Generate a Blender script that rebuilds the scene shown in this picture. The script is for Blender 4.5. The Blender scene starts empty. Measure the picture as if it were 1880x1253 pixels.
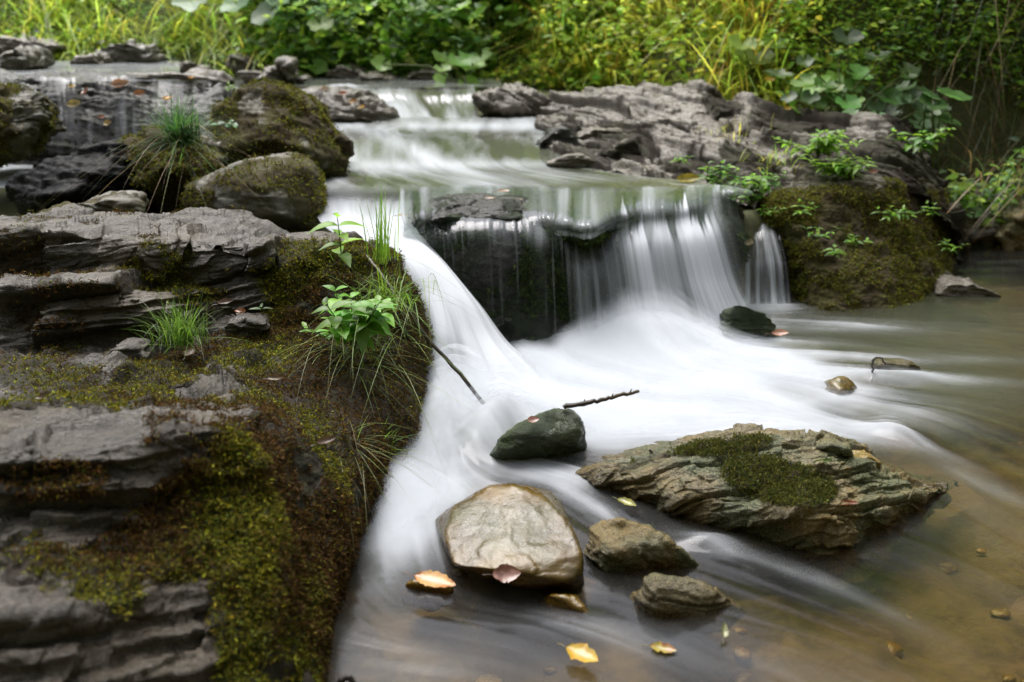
import bpy, bmesh, math, random
import numpy as np
from mathutils import Vector
R = math.radians
scene = bpy.context.scene
COL = scene.collection

# ------------------------------------------------------------ camera
PITCH, FPX, CU, CV, CAMH = R(18), 1828.0, 940.0, 626.5, 1.0
cam_d = bpy.data.cameras.new('camera'); cam = bpy.data.objects.new('camera', cam_d); COL.objects.link(cam)
cam.location = (0, 0, CAMH); cam.rotation_euler = (R(90) - PITCH, 0, 0)
cam_d.lens = 35.0; cam_d.sensor_width = 36.0; cam_d.clip_start = 0.02; cam_d.clip_end = 500
cam_d.dof.use_dof = True; cam_d.dof.focus_distance = 2.35; cam_d.dof.aperture_fstop = 3.0
scene.camera = cam

# ------------------------------------------------------------ light: overcast forest daylight
SUN_EL, SUN_AZ = R(62), R(-25)          # azimuth measured from +Y (upstream) towards +X
world = bpy.data.worlds.new('World'); scene.world = world; world.use_nodes = True
wn = world.node_tree.nodes; wl = world.node_tree.links; wn.clear()
sky = wn.new('ShaderNodeTexSky'); sky.sky_type = 'NISHITA'; sky.sun_disc = False
sky.sun_elevation = SUN_EL; sky.sun_rotation = SUN_AZ; sky.dust_density = 4.0; sky.air_density = 1.0; sky.ozone_density = 1.0
hs = wn.new('ShaderNodeHueSaturation'); hs.inputs['Saturation'].default_value = 0.32
bg = wn.new('ShaderNodeBackground'); bg.inputs['Strength'].default_value = 0.15
wo = wn.new('ShaderNodeOutputWorld')
wl.new(sky.outputs[0], hs.inputs['Color']); wl.new(hs.outputs[0], bg.inputs['Color']); wl.new(bg.outputs[0], wo.inputs['Surface'])
sd = bpy.data.lights.new('sun', 'SUN'); sun = bpy.data.objects.new('sun', sd); COL.objects.link(sun)
sd.energy = 2.0; sd.angle = R(40); sd.color = (1.0, 0.97, 0.92)
_d = Vector((math.sin(SUN_AZ) * math.cos(SUN_EL), math.cos(SUN_AZ) * math.cos(SUN_EL), math.sin(SUN_EL)))
sun.rotation_euler = (-_d).to_track_quat('-Z', 'Y').to_euler(); sun.location = (0, 3, 8)
scene.view_settings.view_transform = 'Standard'; scene.view_settings.look = 'None'
scene.view_settings.exposure = 1.1; scene.view_settings.gamma = 1.0
scene.cycles.max_bounces = 6; scene.cycles.transparent_max_bounces = 16
scene.cycles.diffuse_bounces = 3; scene.cycles.glossy_bounces = 2; scene.cycles.transmission_bounces = 3
scene.cycles.caustics_reflective = False; scene.cycles.caustics_refractive = False
scene.cycles.use_denoising = True

rng = np.random.default_rng(11)

# ------------------------------------------------------------ helpers: view rays -> world points
def P(u, v, y=None, z=None):
    if z is None and np.ndim(y) == 0 and y < 1.0: z, y = y, None      # below 1 the third number is a height, else a distance
    u = np.asarray(u, float); v = np.asarray(v, float)
    a = (u - CU) / FPX; b = (v - CV) / FPX
    dy = math.cos(PITCH) - b * math.sin(PITCH); dz = -math.sin(PITCH) - b * math.cos(PITCH)
    t = np.asarray(y, float) / dy if y is not None else (np.asarray(z, float) - CAMH) / dz
    return np.stack(np.broadcast_arrays(a * t, dy * t, CAMH + dz * t), -1)
def UVof(p):
    y = p[..., 1]; z = p[..., 2] - CAMH
    f = y * math.cos(PITCH) - z * math.sin(PITCH); w = y * math.sin(PITCH) + z * math.cos(PITCH)
    f = np.maximum(f, 1e-3)
    return CU + FPX * p[..., 0] / f, CV - FPX * w / f

# ------------------------------------------------------------ helpers: noise
def _h(ix, iy, iz, seed):
    h = (ix.astype(np.int64) * 374761393 + iy.astype(np.int64) * 668265263 + iz.astype(np.int64) * 2147483647 + seed * 974634777) & 0xffffffff
    h = ((h ^ (h >> 13)) * 1274126177) & 0xffffffff
    h = h ^ (h >> 16)
    return (h & 0xffff).astype(np.float32) / 65535.0
def noise(p, seed=0):
    p = np.asarray(p, np.float64); i = np.floor(p).astype(np.int64); f = (p - i).astype(np.float32)
    f = f * f * f * (f * (f * 6 - 15) + 10)
    out = 0
    for dx in (0, 1):
        wx = f[..., 0] if dx else 1 - f[..., 0]
        for dy in (0, 1):
            wy = f[..., 1] if dy else 1 - f[..., 1]
            for dz in (0, 1):
                wz = f[..., 2] if dz else 1 - f[..., 2]
                out = out + wx * wy * wz * _h(i[..., 0] + dx, i[..., 1] + dy, i[..., 2] + dz, seed)
    return out
def fbm(p, oct=4, seed=0, gain=.5):
    s = 0; a = 1; n = 0
    for k in range(oct):
        s = s + a * noise(p * (2.03 ** k) + 17.3 * k, seed + k); n += a; a *= gain
    return s / n
def sstep(a, b, x):
    t = np.clip((x - a) / (b - a), 0, 1); return t * t * (3 - 2 * t)

# ------------------------------------------------------------ helpers: meshes
def raw_mesh(name, V, F, attrs=None, mat=None, smooth=True, cols=None):
    V = np.ascontiguousarray(V, np.float32); F = np.ascontiguousarray(F, np.int32)
    me = bpy.data.meshes.new(name); k = F.shape[1]
    me.vertices.add(len(V)); me.vertices.foreach_set('co', V.ravel())
    me.loops.add(F.size); me.loops.foreach_set('vertex_index', F.ravel())
    me.polygons.add(len(F)); me.polygons.foreach_set('loop_start', np.arange(0, F.size, k, dtype=np.int32))
    me.polygons.foreach_set('loop_total', np.full(len(F), k, np.int32))
    me.update(calc_edges=True)
    me.polygons.foreach_set('use_smooth', np.full(len(F), smooth))
    for an, av in (attrs or {}).items():
        a = me.attributes.new(an, 'FLOAT', 'POINT'); a.data.foreach_set('value', np.ascontiguousarray(av, np.float32).ravel())
    if cols is not None:
        c = np.ones((len(V), 4), np.float32); c[:, :3] = cols
        a = me.color_attributes.new('col', 'FLOAT_COLOR', 'POINT'); a.data.foreach_set('color', c.ravel())
    if mat: me.materials.append(mat)
    return me
def put(name, V, F, mat=None, parent=None, origin=None, **kw):
    V = np.asarray(V, float)
    if parent is not None:
        o0 = np.array(parent.matrix_world.translation) if not parent.get('_o') else np.array(parent['_o'])
        org = o0
    else:
        org = np.array([V[:, 0].mean(), V[:, 1].mean(), V[:, 2].min()]) if origin is None else np.array(origin, float)
    me = raw_mesh(name, V - org, F, mat=mat, **kw)
    o = bpy.data.objects.new(name, me); COL.objects.link(o)
    if parent is not None: o.parent = parent
    else: o.location = org
    if len(V): o['_o'] = [float(c) for c in org]
    return o
def tag(o, label=None, cat=None, group=None, kind=None):
    if label: o['label'] = label
    if cat: o['category'] = cat
    if group: o['group'] = group
    if kind: o['kind'] = kind
    return o
def empty(name, loc, label, cat, group=None):
    o = bpy.data.objects.new(name, None); COL.objects.link(o); o.location = [float(c) for c in loc]
    o.empty_display_size = .05; o['_o'] = [float(c) for c in loc]
    return tag(o, label, cat, group)
def gridF(nr, nc):
    i = np.arange(nr - 1)[:, None] * nc + np.arange(nc - 1)[None]
    return np.stack([i, i + 1, i + nc + 1, i + nc], -1).reshape(-1, 4)
def interp_grid(G, nr, nc, smooth=0.5):
    """G rows x cols x k control values -> nr x nc x k, blend of linear and Catmull-Rom"""
    def up(A, n):
        m = A.shape[0]; t = np.linspace(0, m - 1, n); i = np.minimum(t.astype(int), m - 2); f = (t - i)[:, None, None]
        g = lambda j: A[np.clip(j, 0, m - 1)]
        a, b, c, d = g(i - 1), g(i), g(i + 1), g(i + 2)
        cr = .5 * (2 * b + (c - a) * f + (2 * a - 5 * b + 4 * c - d) * f ** 2 + (3 * b - a - 3 * c + d) * f ** 3)
        ln = b * (1 - f) + c * f
        return cr * smooth + ln * (1 - smooth)
    A = up(np.asarray(G, float), nr); A = up(A.transpose(1, 0, 2), nc).transpose(1, 0, 2)
    return A
def grid_normals(A):
    du = np.gradient(A, axis=1); dv = np.gradient(A, axis=0)
    n = np.cross(dv, du); n /= np.linalg.norm(n, axis=-1, keepdims=True) + 1e-9
    return n
def unit(v):
    v = np.asarray(v, float); return v / np.linalg.norm(v)

def facets(p, seed):
    """broken angular chips: each random cell gets its own tilted plane"""
    p = np.asarray(p, np.float32); i0 = np.floor(p).astype(np.int64); best = np.full(len(p), 1e9, np.float32); val = np.zeros(len(p), np.float32)
    for dx in (-1, 0, 1):
        for dy in (-1, 0, 1):
            for dz in (-1, 0, 1):
                i = i0 + np.array([dx, dy, dz]); h = [_h(i[:, 0], i[:, 1], i[:, 2], seed + k) for k in range(3)]
                d = p - (i + np.stack(h, -1)).astype(np.float32); r = (d * d).sum(1); m = r < best
                g = np.stack([h[1] - .5, h[2] - .5, h[0] - .5], -1)
                val = np.where(m, (d * g).sum(1) * 1.6 + (h[0] * 7.3 % 1 - .5) * .5, val); best = np.minimum(best, r)
    return val
def strata_disp(V, nrm, sn, freq, amp, seed, lump=.02, fine=.004, att=None, chip=.014, cs=9., warp=.16):
    """layered rock relief: saw-tooth ledges across strata normal sn, broken along the beds"""
    sn = unit(sn)
    e1 = unit(np.cross(sn, (0.3, 1, 0.1))); e2 = np.cross(sn, e1)
    c = V @ sn; a = V @ e1; b = V @ e2
    q = np.stack([a, b, c], -1)
    w = (fbm(q * 1.7, 3, seed + 5) - .5) * warp + (fbm(q * 9., 3, seed + 6) - .5) * .022
    cc = c + w; cw = cc + (noise(np.stack([cc * freq * .45, 0 * c, 0 * c], -1), seed + 11) - .5) * 1.3 / freq
    c2 = cw * freq; lay = np.floor(c2); fr = c2 - lay
    jit = (fbm(q * 5., 3, seed + 12) - .5) * 1.6
    cell = np.floor(a * 3.2 + b * .8 + _h(lay, lay * 0 + 1, lay * 0, seed) * 5 + jit)
    bed = _h(lay, lay * 0, cell, seed) ** 1.5 * 1.3
    saw = sstep(0, .14, fr) * (1 - .55 * fr) * (.25 + bed)
    c3 = cw * freq * 2.9 + jit * .3; lay3 = np.floor(c3); fr3 = c3 - lay3
    saw2 = sstep(0, .25, fr3) * (1 - fr3) * _h(lay3, np.floor(b * 6 + jit), np.floor(a * 6 + jit * 2), seed + 3) * 1.2
    thin = fbm(q * np.array([9, 9, 70.]), 3, seed + 9) - .5
    big = fbm(V * 4.5, 4, seed + 1) - .5
    fi = fbm(V * 45, 3, seed + 2) - .5
    pw = V + (np.stack([noise(V * 14, seed + 20), noise(V * 14, seed + 21), noise(V * 14, seed + 22)], -1) - .5) * .03
    st = np.stack([pw @ e1, pw @ e2, (pw @ sn) * 2.2], -1)
    ch = facets(st * cs, seed + 30) * chip + facets(st * cs * 2.6, seed + 40) * chip * .38
    rg_ = ridge_noise(q * np.array([18, 18, 40.]), 3, seed + 50) - .6
    k = 1. if att is None else (1 - att)
    d = k * ((saw - .45) * amp + (saw2 - .35) * amp * .45 + thin * amp * .5 + ch + rg_ * fine * 1.5) + big * lump * 2 + fi * fine * 2
    if att is not None: d = d + att * ((fbm(V * 26, 4, seed + 60, .6) - .45) * .030 + .004)
    return V + nrm * d[:, None]

def ridge_noise(p, oct, seed):
    s = 0; a = 1; n = 0
    for k in range(oct):
        s = s + a * (1 - abs(noise(p * 2.1 ** k + 9.1 * k, seed + k) * 2 - 1)); n += a; a *= .5
    return s / n

# ------------------------------------------------------------ materials
def N(nt, t, **kw):
    n = nt.nodes.new(t)
    for k, v in kw.items():
        if k in n.inputs: n.inputs[k].default_value = v
        else: setattr(n, k, v)
    return n
def newmat(name):
    m = bpy.data.materials.new(name); m.use_nodes = True; nt = m.node_tree; nt.nodes.clear()
    out = nt.nodes.new('ShaderNodeOutputMaterial'); return m, nt, out
def ramp(nt, fac, stops):
    r = nt.nodes.new('ShaderNodeValToRGB'); el = r.color_ramp.elements
    while len(el) < len(stops): el.new(.5)
    for e, (p, c) in zip(el, stops): e.position = p; e.color = (*c, 1) if len(c) == 3 else c
    nt.links.new(fac, r.inputs[0]); return r.outputs[0]
def mixc(nt, fac, a, b, mode='MIX'):
    m = nt.nodes.new('ShaderNodeMix'); m.data_type = 'RGBA'; m.blend_type = mode
    L = nt.links
    for sock, v in ((m.inputs[0], fac), (m.inputs[6], a), (m.inputs[7], b)):
        if isinstance(v, (int, float)): sock.default_value = v
        elif isinstance(v, tuple): sock.default_value = (*v, 1)
        else: L.new(v, sock)
    return m.outputs[2]
def math_(nt, op, a, b=None, c=None, clamp=False):
    m = nt.nodes.new('ShaderNodeMath'); m.operation = op; m.use_clamp = clamp
    for i, v in enumerate((a, b, c)):
        if v is None: continue
        if isinstance(v, (int, float)): m.inputs[i].default_value = v
        else: nt.links.new(v, m.inputs[i])
    return m.outputs[0]
def maprange(nt, v, a, b, c=0, d=1, smooth=True):
    m = nt.nodes.new('ShaderNodeMapRange'); m.interpolation_type = 'SMOOTHSTEP' if smooth else 'LINEAR'
    nt.links.new(v, m.inputs[0])
    for i, x in zip((1, 2, 3, 4), (a, b, c, d)):
        if isinstance(x, (int, float)): m.inputs[i].default_value = x
        else: nt.links.new(x, m.inputs[i])
    return m.outputs[0]
def pos_noise(nt, scale, detail=4, vec=None, rough=.55, dist=0.):
    if vec is None: vec = nt.nodes.new('ShaderNodeNewGeometry').outputs['Position']
    n = N(nt, 'ShaderNodeTexNoise', Scale=scale, Detail=detail, Roughness=rough, Distortion=dist); nt.links.new(vec, n.inputs['Vector'])
    return n.outputs[0]

def rock_mat(name, dark, mid, light, stain=(.10, .065, .03), stain_amt=.5, moss1=(.050, .052, .008), moss2=(.045, .026, .010),
             rough=.45, wetrough=.12, strata_rot=(R(12), R(-8), 0), sscale=22, bump=.6, spec=.5, algae_amt=0.):
    m, nt, out = newmat(name); L = nt.links
    g = nt.nodes.new('ShaderNodeNewGeometry')
    mp = N(nt, 'ShaderNodeMapping'); mp.inputs['Rotation'].default_value = strata_rot; mp.inputs['Scale'].default_value = (1, 1, 7)
    L.new(g.outputs['Position'], mp.inputs['Vector'])
    ns0 = pos_noise(nt, sscale * .20, 7, mp.outputs[0], .68, .5)
    nh = pos_noise(nt, sscale * .8, 6, mp.outputs[0], .7, .3)
    ns = math_(nt, 'ADD', math_(nt, 'MULTIPLY', ns0, .55), math_(nt, 'MULTIPLY', nh, .45))
    nf = pos_noise(nt, 95, 7, None, .72)
    nl = pos_noise(nt, 3.2, 5, None, .6)
    nx = math_(nt, 'ADD', math_(nt, 'MULTIPLY', ns, .6), math_(nt, 'MULTIPLY', nf, .4))
    c = ramp(nt, nx, [(.38, dark), (.5, mid), (.62, light)])
    c = mixc(nt, maprange(nt, nl, .42, .66, 0, stain_amt), c, mixc(nt, nf, stain, tuple(x * 1.8 for x in stain)))
    if algae_amt:
        c = mixc(nt, maprange(nt, pos_noise(nt, 7, 5), .45, .62, 0, algae_amt), c, mixc(nt, nf, (.018, .035, .014), (.06, .09, .03)))
    # fine speckle
    sp = pos_noise(nt, 330, 3, None, .7)
    c = mixc(nt, maprange(nt, sp, .45, .7, 0, .6), c, tuple(min(1, x * 1.9) for x in light))
    wet = N(nt, 'ShaderNodeAttribute', attribute_name='wet').outputs['Fac']
    hsv = N(nt, 'ShaderNodeHueSaturation', Saturation=1.2, Value=.55); L.new(c, hsv.inputs['Color'])
    c = mixc(nt, wet, c, hsv.outputs[0])
    ms = N(nt, 'ShaderNodeAttribute', attribute_name='moss').outputs['Fac']
    mn = pos_noise(nt, 36, 6, None, .72)
    mf = maprange(nt, math_(nt, 'ADD', math_(nt, 'MULTIPLY', ms, 1.5), math_(nt, 'SUBTRACT', mn, 1.0)), .05, .4)
    mcol = mixc(nt, maprange(nt, pos_noise(nt, 9, 4), .4, .6), moss2, moss1)
    mv = pos_noise(nt, 230, 4, None, .75)
    mcol = mixc(nt, maprange(nt, mv, .35, .7), tuple(x * .35 for x in moss2), mcol)
    c = mixc(nt, mf, c, mcol)
    b = N(nt, 'ShaderNodeBsdfPrincipled'); L.new(c, b.inputs['Base Color'])
    rr = maprange(nt, wet, 0, 1, rough, wetrough, False)
    rr = math_(nt, 'ADD', rr, math_(nt, 'MULTIPLY', math_(nt, 'MULTIPLY', math_(nt, 'SUBTRACT', nf, .45), rr), 1.8))
    rr = math_(nt, 'ADD', rr, math_(nt, 'MULTIPLY', mf, .5), clamp=True)
    L.new(rr, b.inputs['Roughness']); b.inputs['Specular IOR Level'].default_value = spec
    hgt = math_(nt, 'ADD', math_(nt, 'MULTIPLY', ns, 1.0), math_(nt, 'MULTIPLY', nf, .45))
    hgt = math_(nt, 'ADD', hgt, math_(nt, 'MULTIPLY', sp, .12))
    hgt = math_(nt, 'ADD', hgt, math_(nt, 'MULTIPLY', math_(nt, 'MULTIPLY', mf, mv), 1.2))
    bp = N(nt, 'ShaderNodeBump', Strength=bump, Distance=.012); L.new(hgt, bp.inputs['Height']); L.new(bp.outputs[0], b.inputs['Normal'])
    L.new(b.outputs[0], out.inputs['Surface']); return m

M = {}
M['ledge'] = rock_mat('layered_grey_schist', (.004, .003, .002), (.027, .020, .013), (.16, .14, .12), stain=(.042, .029, .012), stain_amt=.85, rough=.42, wetrough=.24, bump=1.)
M['grey'] = rock_mat('pale_grey_bedrock', (.016, .012, .009), (.085, .067, .047), (.27, .245, .21), stain=(.045, .034, .013), stain_amt=.85, rough=.34, strata_rot=(R(25), R(25), 0), bump=1.)
M['brown'] = rock_mat('brown_schist', (.018, .014, .007), (.082, .064, .026), (.20, .165, .085), stain=(.13, .08, .014), stain_amt=.8, rough=.26, wetrough=.10, algae_amt=.85, sscale=26, bump=.9)
M['gloss'] = rock_mat('ochre_stone_under_water_film', (.022, .015, .006), (.065, .041, .013), (.12, .088, .040), stain=(.16, .09, .015), stain_amt=.8, rough=.28, wetrough=.07, algae_amt=.45, bump=.30)
M['algae'] = rock_mat('green_algae_stone', (.008, .012, .006), (.030, .042, .020), (.085, .11, .055), stain=(.03, .03, .012), rough=.3, wetrough=.12, moss1=(.07, .11, .02), moss2=(.03, .05, .015), algae_amt=.8, bump=.7)
M['ochre'] = rock_mat('ochre_wet_stone', (.04, .028, .009), (.14, .09, .025), (.26, .19, .08), stain=(.20, .105, .015), stain_amt=.7, rough=.3, wetrough=.08, algae_amt=.35, bump=.35)
M['mossy'] = rock_mat('mossy_stone', (.014, .012, .008), (.05, .044, .026), (.15, .14, .11), stain=(.05, .035, .015), rough=.6, moss1=(.105, .10, .018), moss2=(.07, .048, .018))
M['black'] = rock_mat('black_hollow_shade_stone', (.001, .001, .001), (.003, .003, .003), (.008, .008, .008), stain=(.002, .002, .002), rough=.6, wetrough=.35, bump=.4, spec=.04)  # shade of the hollow put into the colour: near black, hardly any gloss
M['fallrock'] = rock_mat('algae_green_wet_rock', (.005, .005, .005), (.020, .020, .018), (.075, .073, .066), stain=(.02, .018, .01), rough=.3, wetrough=.1, moss1=(.05, .09, .02), moss2=(.018, .028, .010), algae_amt=.25, bump=1., spec=.35)

def foliage_mat(name, trans=.35, rough=.45, spec=.5):
    m, nt, out = newmat(name); L = nt.links
    a = N(nt, 'ShaderNodeAttribute', attribute_name='col')
    v = pos_noise(nt, 40, 3)
    c = mixc(nt, maprange(nt, v, .3, .7), mixc(nt, .2, a.outputs['Color'], (.02, .02, .005)), a.outputs['Color'])
    b = N(nt, 'ShaderNodeBsdfPrincipled', Roughness=rough); L.new(c, b.inputs['Base Color']); b.inputs['Specular IOR Level'].default_value = spec
    t = N(nt, 'ShaderNodeBsdfTranslucent'); L.new(mixc(nt, .5, c, a.outputs['Color'], 'ADD'), t.inputs['Color'])
    mx = N(nt, 'ShaderNodeMixShader'); mx.inputs[0].default_value = trans
    L.new(b.outputs[0], mx.inputs[1]); L.new(t.outputs[0], mx.inputs[2]); L.new(mx.outputs[0], out.inputs['Surface']); return m
M['leaf'] = foliage_mat('green_leaf', .5, .4, .4)
M['moss'] = foliage_mat('moss_fronds', .25, .8, .15)
M['dead'] = foliage_mat('fallen_leaf', .2, .3, .6)
M['twig'] = rock_mat('dark_bark', (.006, .004, .003), (.015, .01, .007), (.04, .03, .02), rough=.35, bump=.5)

def water_mat(name, tint=(.76, .68, .48), murk=(.055, .058, .032), rough=.18, foamc=(.62, .65, .70)):
    m, nt, out = newmat(name); L = nt.links
    at = lambda s: N(nt, 'ShaderNodeAttribute', attribute_name=s).outputs['Fac']
    foam, mk = at('foam'), at('murk')
    tr = N(nt, 'ShaderNodeBsdfTransparent', Color=(*tint, 1))
    df = N(nt, 'ShaderNodeBsdfDiffuse', Color=(*murk, 1))
    m1 = N(nt, 'ShaderNodeMixShader'); L.new(mk, m1.inputs[0]); L.new(tr.outputs[0], m1.inputs[1]); L.new(df.outputs[0], m1.inputs[2])
    gl = N(nt, 'ShaderNodeBsdfGlossy', Roughness=rough); gl.inputs['Color'].default_value = (.95, .95, 1, 1)
    fr = N(nt, 'ShaderNodeFresnel', IOR=1.33)
    m2 = N(nt, 'ShaderNodeMixShader'); L.new(math_(nt, 'MULTIPLY', fr.outputs[0], 1.0, clamp=True), m2.inputs[0]); L.new(m1.outputs[0], m2.inputs[1]); L.new(gl.outputs[0], m2.inputs[2])
    fd = N(nt, 'ShaderNodeBsdfDiffuse', Color=(*foamc, 1)); ft = N(nt, 'ShaderNodeBsdfTranslucent', Color=(*foamc, 1))
    fm = N(nt, 'ShaderNodeMixShader'); fm.inputs[0].default_value = .25; L.new(fd.outputs[0], fm.inputs[1]); L.new(ft.outputs[0], fm.inputs[2])
    m3 = N(nt, 'ShaderNodeMixShader'); L.new(foam, m3.inputs[0]); L.new(m2.outputs[0], m3.inputs[1]); L.new(fm.outputs[0], m3.inputs[2])
    # foam scatters light through its depth, so it is shaded as if it faced the open sky
    gn = nt.nodes.new('ShaderNodeNewGeometry'); va = N(nt, 'ShaderNodeVectorMath', operation='MULTIPLY_ADD'); va.inputs[1].default_value = (.4, .4, .4); va.inputs[2].default_value = (0, -.15, 1.)
    vn = N(nt, 'ShaderNodeVectorMath', operation='NORMALIZE'); L.new(gn.outputs['Normal'], va.inputs[0]); L.new(va.outputs[0], vn.inputs[0]); L.new(vn.outputs[0], fd.inputs['Normal'])
    # edge fade: sheets thin out to nothing
    ed = at('thin'); t2 = N(nt, 'ShaderNodeBsdfTransparent')
    m4 = N(nt, 'ShaderNodeMixShader'); L.new(ed, m4.inputs[0]); L.new(m3.outputs[0], m4.inputs[1]); L.new(t2.outputs[0], m4.inputs[2])
    L.new(m4.outputs[0], out.inputs['Surface']); return m
M['pool'] = water_mat('clear_brown_water', rough=.16)
M['stream'] = water_mat('upper_stream_water', tint=(.6, .6, .48), murk=(.12, .13, .09), rough=.12)
M['silk'] = water_mat('silky_falling_water', tint=(.8, .84, .8), murk=(.045, .075, .045), rough=.13)

# ------------------------------------------------------------ terrain
def interp(x, xs, ys): return np.interp(x, xs, ys)
def foot(x): return interp(x, [-8, -5, -3, -2.0, -1, 0, .8, 1.2, 2.0, 2.4, 3.2, 5], [7.2, 7.1, 7.2, 7.2, 7.1, 6.9, 6.3, 5.5, 5.15, 4.85, 4.5, 3.6])
def terrain(x, y):
    x = np.asarray(x, float); y = np.asarray(y, float)
    p = np.stack([x, y, 0 * x], -1)
    n = fbm(p * 1.3, 4, 40) - .5; n2 = fbm(p * 6, 3, 44) - .5
    fall = interp(x, [-6, -.6, -.3, .8, 1.2, 1.75, 2.0, 5], [2.6, 2.6, 3.35, 3.4, 3.9, 4.3, 5.2, 5.2])
    low = -.13 + n * .06 + n2 * .03
    terr = interp(y, [2.5, 3.5, 4.5, 5.4, 5.9, 7.5], [.18, .28, .33, .40, .52, .6])
    t = sstep(-.05, .25, y - fall)
    b = low * (1 - t) + terr * t
    lft = sstep(-.5, -.75, x) * (1 - sstep(2.6, 3.2, y)); b = b * (1 - lft) + .0 * lft
    f = foot(x); dy = np.maximum(y - f, 0)
    steep = interp(x, [-6, 0, 1.5, 2.4, 4], [.50, .75, .9, 1.5, 1.2])
    bank = np.minimum(dy * steep, 1.2) + np.maximum(dy - 1.3, 0) * .45
    z = b + bank * (1 + n * .8) + sstep(0, .5, dy) * n2 * .25
    back = np.maximum(-y - .8, 0); z = z + np.minimum(back * 2.2, 7) + np.maximum(-x - 4.5 - .15 * y, 0) * .6 * sstep(8, 3, y) + np.maximum(x - 4.2, 0) * .8  # unseen slopes behind and beside the camera, added to block sky light
    return z
def ground_hit(u, v, lift=0.):
    ys = np.linspace(1.2, 20, 1500); q = P(np.full_like(ys, u), np.full_like(ys, v), ys)
    k = np.nonzero(q[:, 2] < terrain(q[:, 0], q[:, 1]) + lift)[0]
    return q[k[0]] if len(k) else P(u, v, 8.0)

gm, nt, out = newmat('soil_and_stream_bed'); L = nt.links
na = pos_noise(nt, 2.2, 6); nb = pos_noise(nt, 14, 6, None, .65)
gz = N(nt, 'ShaderNodeSeparateXYZ'); L.new(nt.nodes.new('ShaderNodeNewGeometry').outputs['Position'], gz.inputs[0])
bedc = mixc(nt, maprange(nt, nb, .35, .68), (.035, .025, .012), (.125, .095, .044))
bedc = mixc(nt, maprange(nt, na, .40, .62), bedc, (.10, .078, .040))
vo = N(nt, 'ShaderNodeTexVoronoi', Scale=11, Randomness=1.0); L.new(nt.nodes.new('ShaderNodeNewGeometry').outputs['Position'], vo.inputs['Vector'])
bedc = mixc(nt, maprange(nt, N(nt, 'ShaderNodeSeparateColor').outputs[0], 0, 1), bedc, bedc)
vs = nt.nodes.new('ShaderNodeSeparateColor'); L.new(vo.outputs['Color'], vs.inputs[0])
bedc = mixc(nt, maprange(nt, vs.outputs[0], .6, 1.1, 0, .3), bedc, mixc(nt, vs.outputs[1], (.34, .23, .13), (.16, .15, .15)))
soil = mixc(nt, nb, (.025, .025, .010), (.10, .11, .035))
c = mixc(nt, maprange(nt, gz.outputs[2], .1, .3), bedc, soil)
b = N(nt, 'ShaderNodeBsdfPrincipled', Roughness=.85); L.new(c, b.inputs['Base Color'])
bp = N(nt, 'ShaderNodeBump', Strength=.8, Distance=.02); L.new(nb, bp.inputs['Height']); L.new(bp.outputs[0], b.inputs['Normal'])
L.new(b.outputs[0], out.inputs['Surface']); M['ground'] = gm

xs = np.concatenate([np.linspace(-30, -5, 40), np.linspace(-4.9, 4.9, 330), np.linspace(5, 30, 40)])
ys = np.concatenate([np.linspace(-25, -.5, 40), np.linspace(-.4, 9.5, 330), np.linspace(9.7, 45, 50)])
X, Y = np.meshgrid(xs, ys); Z = terrain(X, Y)
# pebbly relief on the bed
pp = np.stack([X, Y, 0 * X], -1)
Z = Z + (1 - sstep(.02, .1, Z)) * (ridge_noise(pp * 5, 3, 71) - .55) * .09
V = np.stack([X, Y, Z], -1).reshape(-1, 3)
F = gridF(len(ys), len(xs))
o = put('ground', V, F, gm, origin=(0, 0, 0)); tag(o, 'brown stream bed and dark soil bank', None, None, 'structure')

# ------------------------------------------------------------ big rocks from control grids
ROCKGRID = {}
def grid_rock(name, ctrl, nr, nc, mat, label, cat='rock', smooth=.35, sn=(-.15, .25, 1), freq=14, amp=.03, lump=.02, fine=.003, seed=1, moss=None, wet=None, flip=False, parent=None, mossbump=0., chip=.014, cs=9., warp=.16):
    G = np.array([[P(*c) for c in col] for col in ctrl]).transpose(1, 0, 2)
    A = interp_grid(G, nr, nc, smooth); nrm = grid_normals(A)
    cdir = np.array([0, 0, CAMH]) - A.mean((0, 1))
    if (nrm.mean((0, 1)) @ cdir) < 0: nrm = -nrm; flip = not flip
    V = A.reshape(-1, 3); n = nrm.reshape(-1, 3)
    u, v = UVof(V); m0 = moss(u, v, V, n) if (moss and mossbump) else None
    V2 = strata_disp(V, n, sn, freq, amp, seed, lump, fine, None if m0 is None else sstep(.35, .8, m0) * mossbump, chip, cs, warp)
    F = gridF(nr, nc)
    if not flip: F = F[:, ::-1]
    u, v = UVof(V2)
    m = moss(u, v, V2, n) if moss else 0 * u
    w = wet(u, v, V2, n) if wet else 0 * u
    o = put(name, V2, F, mat, attrs={'moss': m, 'wet': w}, parent=parent)
    if parent is None: tag(o, label, cat)
    ROCKGRID[label] = (V2, n, F, m)
    return o
def blob(u, v, cu, cv, ru, rv, ang=0, p=1.):
    a = R(ang); du = u - cu; dv = v - cv
    x = (du * math.cos(a) + dv * math.sin(a)) / ru; y = (-du * math.sin(a) + dv * math.cos(a)) / rv
    return np.exp(-(x * x + y * y) ** p)

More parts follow.
